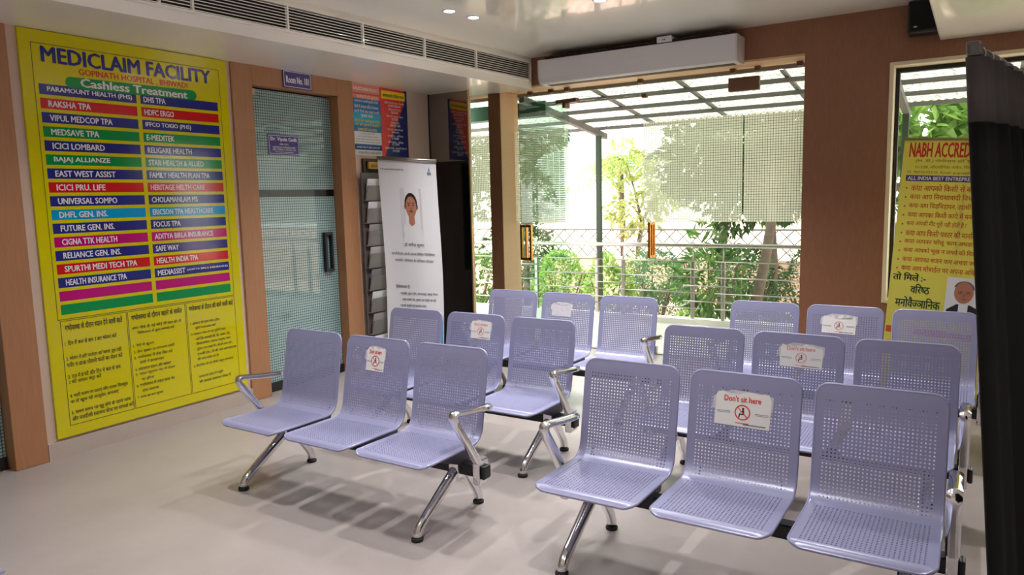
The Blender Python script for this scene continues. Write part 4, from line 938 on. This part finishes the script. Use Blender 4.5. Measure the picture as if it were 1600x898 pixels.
for s, u, z, w_, h_, ci in (('www.gopinathhospital.org', .02, 1.955, .24, .022, 5), ('डॉ. सतीश कुमार', .215, 1.215, .21, .045, 5), ('एम.बी.बी.एस., एम.डी. जनरल मेडिसिन फिजिशियन', .075, 1.13, .45, .036, 5), ('परामर्श : सोमवार से शनिवार दोपहर', .105, 1.065, .40, .036, 5), ('विशेषज्ञता हैं:', .10, .80, .15, .042, 6),
                              ('• मधुमेह, हृदय रोग, थायराइड, ब्लड प्रेशर', .135, .735, .40, .036, 6), ('सांस संबंधी रोग, बुखार एवं जोड़ों का दर्द', .165, .675, .35, .036, 6), ('• एलर्जी संबंधी एवं सामान्य जांच', .135, .615, .28, .036, 6), ('• मधुमेह', .135, .555, .10, .036, 6), ('• परामर्श', .135, .495, .10, .036, 6)):
    put_text(m, s, (u, -.001, z), X, Z, w_, h_, ci, .012)
put_text(m, 'NH', (.50, -.001, 1.925), X, Z, .036, .034, 6, .04); m.add([(.508, -.001, 1.965), (.528, -.001, 1.965), (.518, -.001, 2.01)], [(0, 1, 2)], 7)
m.add([(BW-.13, -.001, .20), (BW-.004, -.001, .20), (BW-.004, -.001, .55), (BW-.03, -.001, .40)], [(0, 1, 2, 3)], 7)
on_banner(m, .0012)
m.build('printing', [PGR, C_WHT, SKIN, HAIR, mat('portrait_lip', (138, 78, 66), .5), M_INKG, mat('print_slate', (78, 88, 112), .5), mat('print_sky', (92, 150, 204), .5)], wb)

yb = thing('rollup_banner', 'yellow roll-up banner headed NABH ACCREDITED before the right window', 'banner', (4.503, 5.9, 0))
tl_ = math.radians(3.5); UU = Vector((math.cos(tl_), 0, -math.sin(tl_))); VV = Vector((math.sin(tl_), 0, math.cos(tl_))); NN = Vector((0, -1, 0))
M_YB = sheer_mat('banner_yellow', (226, 220, 120), .45); O0 = Vector((0, 0, .05))
def yrect(mb, u0, u1, v0, v1, o, mi): rect(mb, O0+NN*o, UU, VV, u0, u1, v0, v1, mi)
m = MB(); YW = .86
vs = [O0+UU*u+VV*v+NN*o for o in (0, -.003) for u, v in ((0, .03), (YW, .03), (YW, 1.975), (0, 1.975))]
m.add(vs, [(0, 1, 2, 3), (7, 6, 5, 4), (0, 4, 5, 1), (1, 5, 6, 2), (2, 6, 7, 3), (3, 7, 4, 0)]); m.build('banner_sheet', M_YB, yb)
m = MB(); m.sweep([O0+VV*1.98-UU*.004, O0+VV*1.98+UU*(YW+.004)], [(.011, -.01), (.011, .01), (-.011, .01), (-.011, -.01)]); m.build('top_rail', mat('rail_olive', (150, 140, 96), .4, metal=.5), yb)
m = MB(); m.bbox(-.01, YW+.03, -.05, .05, .0, .075, .012); m.build('base_cassette', M_STEEL, yb)
m = MB(); m.tube([O0+UU*YW/2-NN*.02+Z*.0, O0+UU*YW/2-NN*.02+VV*1.97], .008, 8); m.build('support_pole', M_BLACK, yb)
m = MB()
def yt(s, u, v, w_, h_, ci, bold=.02): put_text(m, s, O0+NN*.0012+UU*u+VV*v, UU, VV, w_, h_, ci, bold)
def conv(x, z):          # world x,z on the banner plane to (u,v)
    d = Vector((x-4.503, 0, z-.05)); return d.dot(UU), d.dot(VV)
u, v = conv(4.655, 1.892); yt('NABH ACCREDITED', u, v, .515, .105, 0, .035)
u, v = conv(4.70, 1.845); yt('(M. डी.) गोपीनाथ हॉस्पिटल भिवाड़ी', u, v, .55, .03, 1, .01)
u, v = conv(4.70, 1.80); yt('H-228, औद्योगिक क्षेत्र, भिवाड़ी जिला अलवर', u, v, .56, .03, 1, .01)
u, v = conv(4.65, 1.765); yt('M. 9876543210, Email: gopinath@hospital.com', u, v, .60, .024, 1, .01)
u0, v0 = conv(4.639, 1.712); yrect(m, u0, YW-.01, v0, v0+.044, .0008, 2)
yt('ALL INDIA BEST ENTREPRENEUR AWARD', u0+.012, v0+.009, .63, .027, 3, .03)
bl = ['क्या आपको किसी से बात करने में', 'क्या आप निराशावादी विचारों से ग्रस्त हैं', 'क्या आप चिड़चिड़ापन, उदासी या परेशान', 'क्या आपका किसी कार्य में मन नहीं लगता', 'क्या आपकी नींद पूरी नहीं होती है ?', 'क्या आप किसी प्रकार की मानसिक चिंता', 'क्या आपका घरेलू काम अथवा पढ़ाई में', 'क्या आपको भूख न लगने की शिकायत है', 'क्या आपका वजन कम अथवा ज्यादा हो', 'क्या आप मोबाईल पर अपना अधिक समय']
for k, s in enumerate(bl):
    t = k/9; u, v = conv(4.641-.044*t, 1.64-.61*t)
    yt('•', u, v+.012, .013, .013, 4, .02); yt(s, u+.035, v, [.56, .60, .55, .57, .39, .57, .57, .57, .57, .60][k], .052, 4, .018)
u, v = conv(4.578, .958); yt('तो मिलें :-', u, v, .225, .062, 5, .025)
u, v = conv(4.70, .855); yt('वरिष्ठ', u, v, .13, .075, 6, .03)
u, v = conv(4.598, .752); yt('मनोवैज्ञानिक', u, v, .305, .080, 6, .03)
u, v = conv(4.529, .545); yrect(m, u+.012, u+.05, v, v+.05, .0008, 4); yrect(m, u+.20, YW-.05, v, v+.05, .0008, 4)
u0, v0 = conv(4.928, .705); yrect(m, u0, u0+.26, v0, v0+.285, .0008, 3)
FO = O0+NN*.0014+UU*(u0+.115)+VV*(v0+.0)
def yb_(c, pts, ci, o=0): m.add([FO+NN*o+UU*(c[0]+p[0])+VV*(c[1]+p[1]) for p in pts], [tuple(range(len(pts)))], ci)
yb_((0, 0), [(-.105, 0), (.125, 0), (.12, .045), (.05, .085), (-.04, .085), (-.10, .04)], 7); yb_((.0, .04), [(-.025, -.03), (.035, -.03), (.035, .05), (-.025, .05)], 3, .0003); yb_((.0, .175), ell(.062, .082), 8, .0006)
yb_((.0, .20), ell(.066, .062, 14, 0, math.pi), 9, .0004)
for sx in (-1, 1): yb_((.003+sx*.024, .175), ell(.016, .011, 12), 7, .0009); yb_((.003+sx*.024, .175), ell(.013, .008, 12), 8, .0011); yb_((.003+sx*.024, .175), ell(.004, .004, 8), 7, .0013)
yb_((.003, .147), [(-.008, 0), (.008, 0), (.002, .022)], 10, .001); yb_((.003, .125), ell(.02, .004, 10), 10, .001)
m.build('printing', [mat('banner_red', (204, 40, 32), .5), mat('banner_olive', (122, 118, 44), .5), mat('banner_violet', (66, 54, 110), .5), C_WHT, mat('banner_rust', (196, 74, 40), .5), M_INKK, mat('banner_green', (24, 66, 44), .5), mat('portrait_suit', (34, 32, 40), .5), SKIN, mat('portrait_grey_hair', (92, 88, 88), .5), mat('portrait_lip', (138, 78, 66), .5)], yb)

# ================================================================== FOLDING SCREEN
fs_ = thing('folding_screen', 'tall black curtain screen on a metal frame at the right edge', 'screen', (5.09, 1.46, 0))
SA, SB, SC_ = Vector((5.099, 1.456, 0)), Vector((5.194, 1.944, 0)), Vector((5.63, 2.16, 0))
M_POLE = mat('dull_metal_pole', (104, 98, 98), .4, metal=.7)
M_CLOTH = mat('black_cloth', (14, 12, 12), .85, spec=.2); M_CLH = mat('grey_header_mesh', (62, 57, 57), .8)
def lean(mb):
    '''the screen stands a little askew: its foot further right than its top'''
    mb.v = [(p[0]+.08*(1.95-p[2]), p[1], p[2]) for p in mb.v]; return mb
for a, b in ((SA, SB), (SB, SC_)):
    d = (b-a).normalized()
    m = MB(); m.tube([a+Z*1.95-d*.01, b+Z*1.95], .012, 12); lean(m).build('top_rail', M_POLE, fs_, True)
    m = MB(); m.tube([a+Z*.22, b+Z*.22], .010, 10); lean(m).build('bottom_rail', M_POLE, fs_, True)
m = MB(); m.bbox(SA.x-.016, SA.x+.016, SA.y-.022, SA.y+.01, 1.935, 1.968, .008); lean(m).build('rail_cap', M_POLE, fs_, True)
for p in (SA, SB, SC_):
    m = MB(); m.tube([p+Z*.07, p+Z*1.945], .011, 12); po = lean(m).build('post', M_POLE, fs_, True)
    m = MB(); m.tube([p+Vector((-.012, 0, .035)), p+Vector((.012, 0, .035))], .034, 16); lean(m).build('castor', M_RUBBER, po, True)
def curtain(a, b, ph):
    d = (b-a); L_ = d.length; d.normalize(); nrm = Vector((-d.y, d.x, 0)); nx, nz = 90, 24
    way = [(.05, .014), (-.006, .016), (-.019, .010), (-.021, -.004), (-.012, -.016), (.02, -.020), (L_+.004, -.020)]
    cum = [0]
    for q in range(1, len(way)): cum.append(cum[-1]+math.hypot(way[q][0]-way[q-1][0], way[q][1]-way[q-1][1]))
    def along(t):
        s_ = t*cum[-1]
        for q in range(1, len(way)):
            if s_ <= cum[q]+1e-9:
                k = (s_-cum[q-1])/(cum[q]-cum[q-1]); return way[q-1][0]*(1-k)+way[q][0]*k, way[q-1][1]*(1-k)+way[q][1]*k
    def pt(i, j, o):
        t = i/nx; z = 1.935-(1.935-.26)*j/nz; amp = .006+.016*min(1, (1.935-z)/.8)
        amp *= max(0, min(1, (t-.2)/.1)); dd, nn = along(t)
        return a+d*dd+nrm*(nn-amp-amp*math.sin(t*L_*2*math.pi/.085+ph)+amp*.5*math.sin(t*L_*2*math.pi/.031+ph*2)+o)+Z*z
    def sheet(j0, j1, mt, nm):
        m = MB(); vs = [pt(i, j, o) for o in (.001, -.001) for j in range(j0, j1+1) for i in range(nx+1)]; n1 = (j1-j0+1)*(nx+1)
        fs = [(j*(nx+1)+i, j*(nx+1)+i+1, (j+1)*(nx+1)+i+1, (j+1)*(nx+1)+i) for j in range(j1-j0) for i in range(nx)]
        m.add(vs, fs+[tuple(q+n1 for q in f[::-1]) for f in fs], 0, True)
        # closed hems
        for j in (0, j1-j0):
            for i in range(nx): m.f.append((j*(nx+1)+i, j*(nx+1)+i+1, n1+j*(nx+1)+i+1, n1+j*(nx+1)+i)); m.m.append(0); m.sm.append(False)
        lean(m).build(nm, mt, fs_, True)
    sheet(0, 2, M_CLH, 'curtain_header'); sheet(2, nz, M_CLOTH, 'curtain')
curtain(SA, SB, .4); curtain(SB, SC_, 1.7)
for a, b in ((SA, SB), (SB, SC_)):
    for t in (.04, .2, .36, .52, .68, .84, .96):
        p = a.lerp(b, t)+Z*1.945; d = (b-a).normalized(); sd = Vector((-d.y, d.x, 0))
        m = MB(); m.tube([p+sd*.017*math.cos(q)+Z*.017*math.sin(q) for q in [2*math.pi*k/12 for k in range(12)]], .002, 5, closed=True, up=tuple(d)); lean(m).build('curtain_ring', M_STEEL, fs_, True)
# scraps of the two loose source objects
bpy.data.objects.remove(_to)
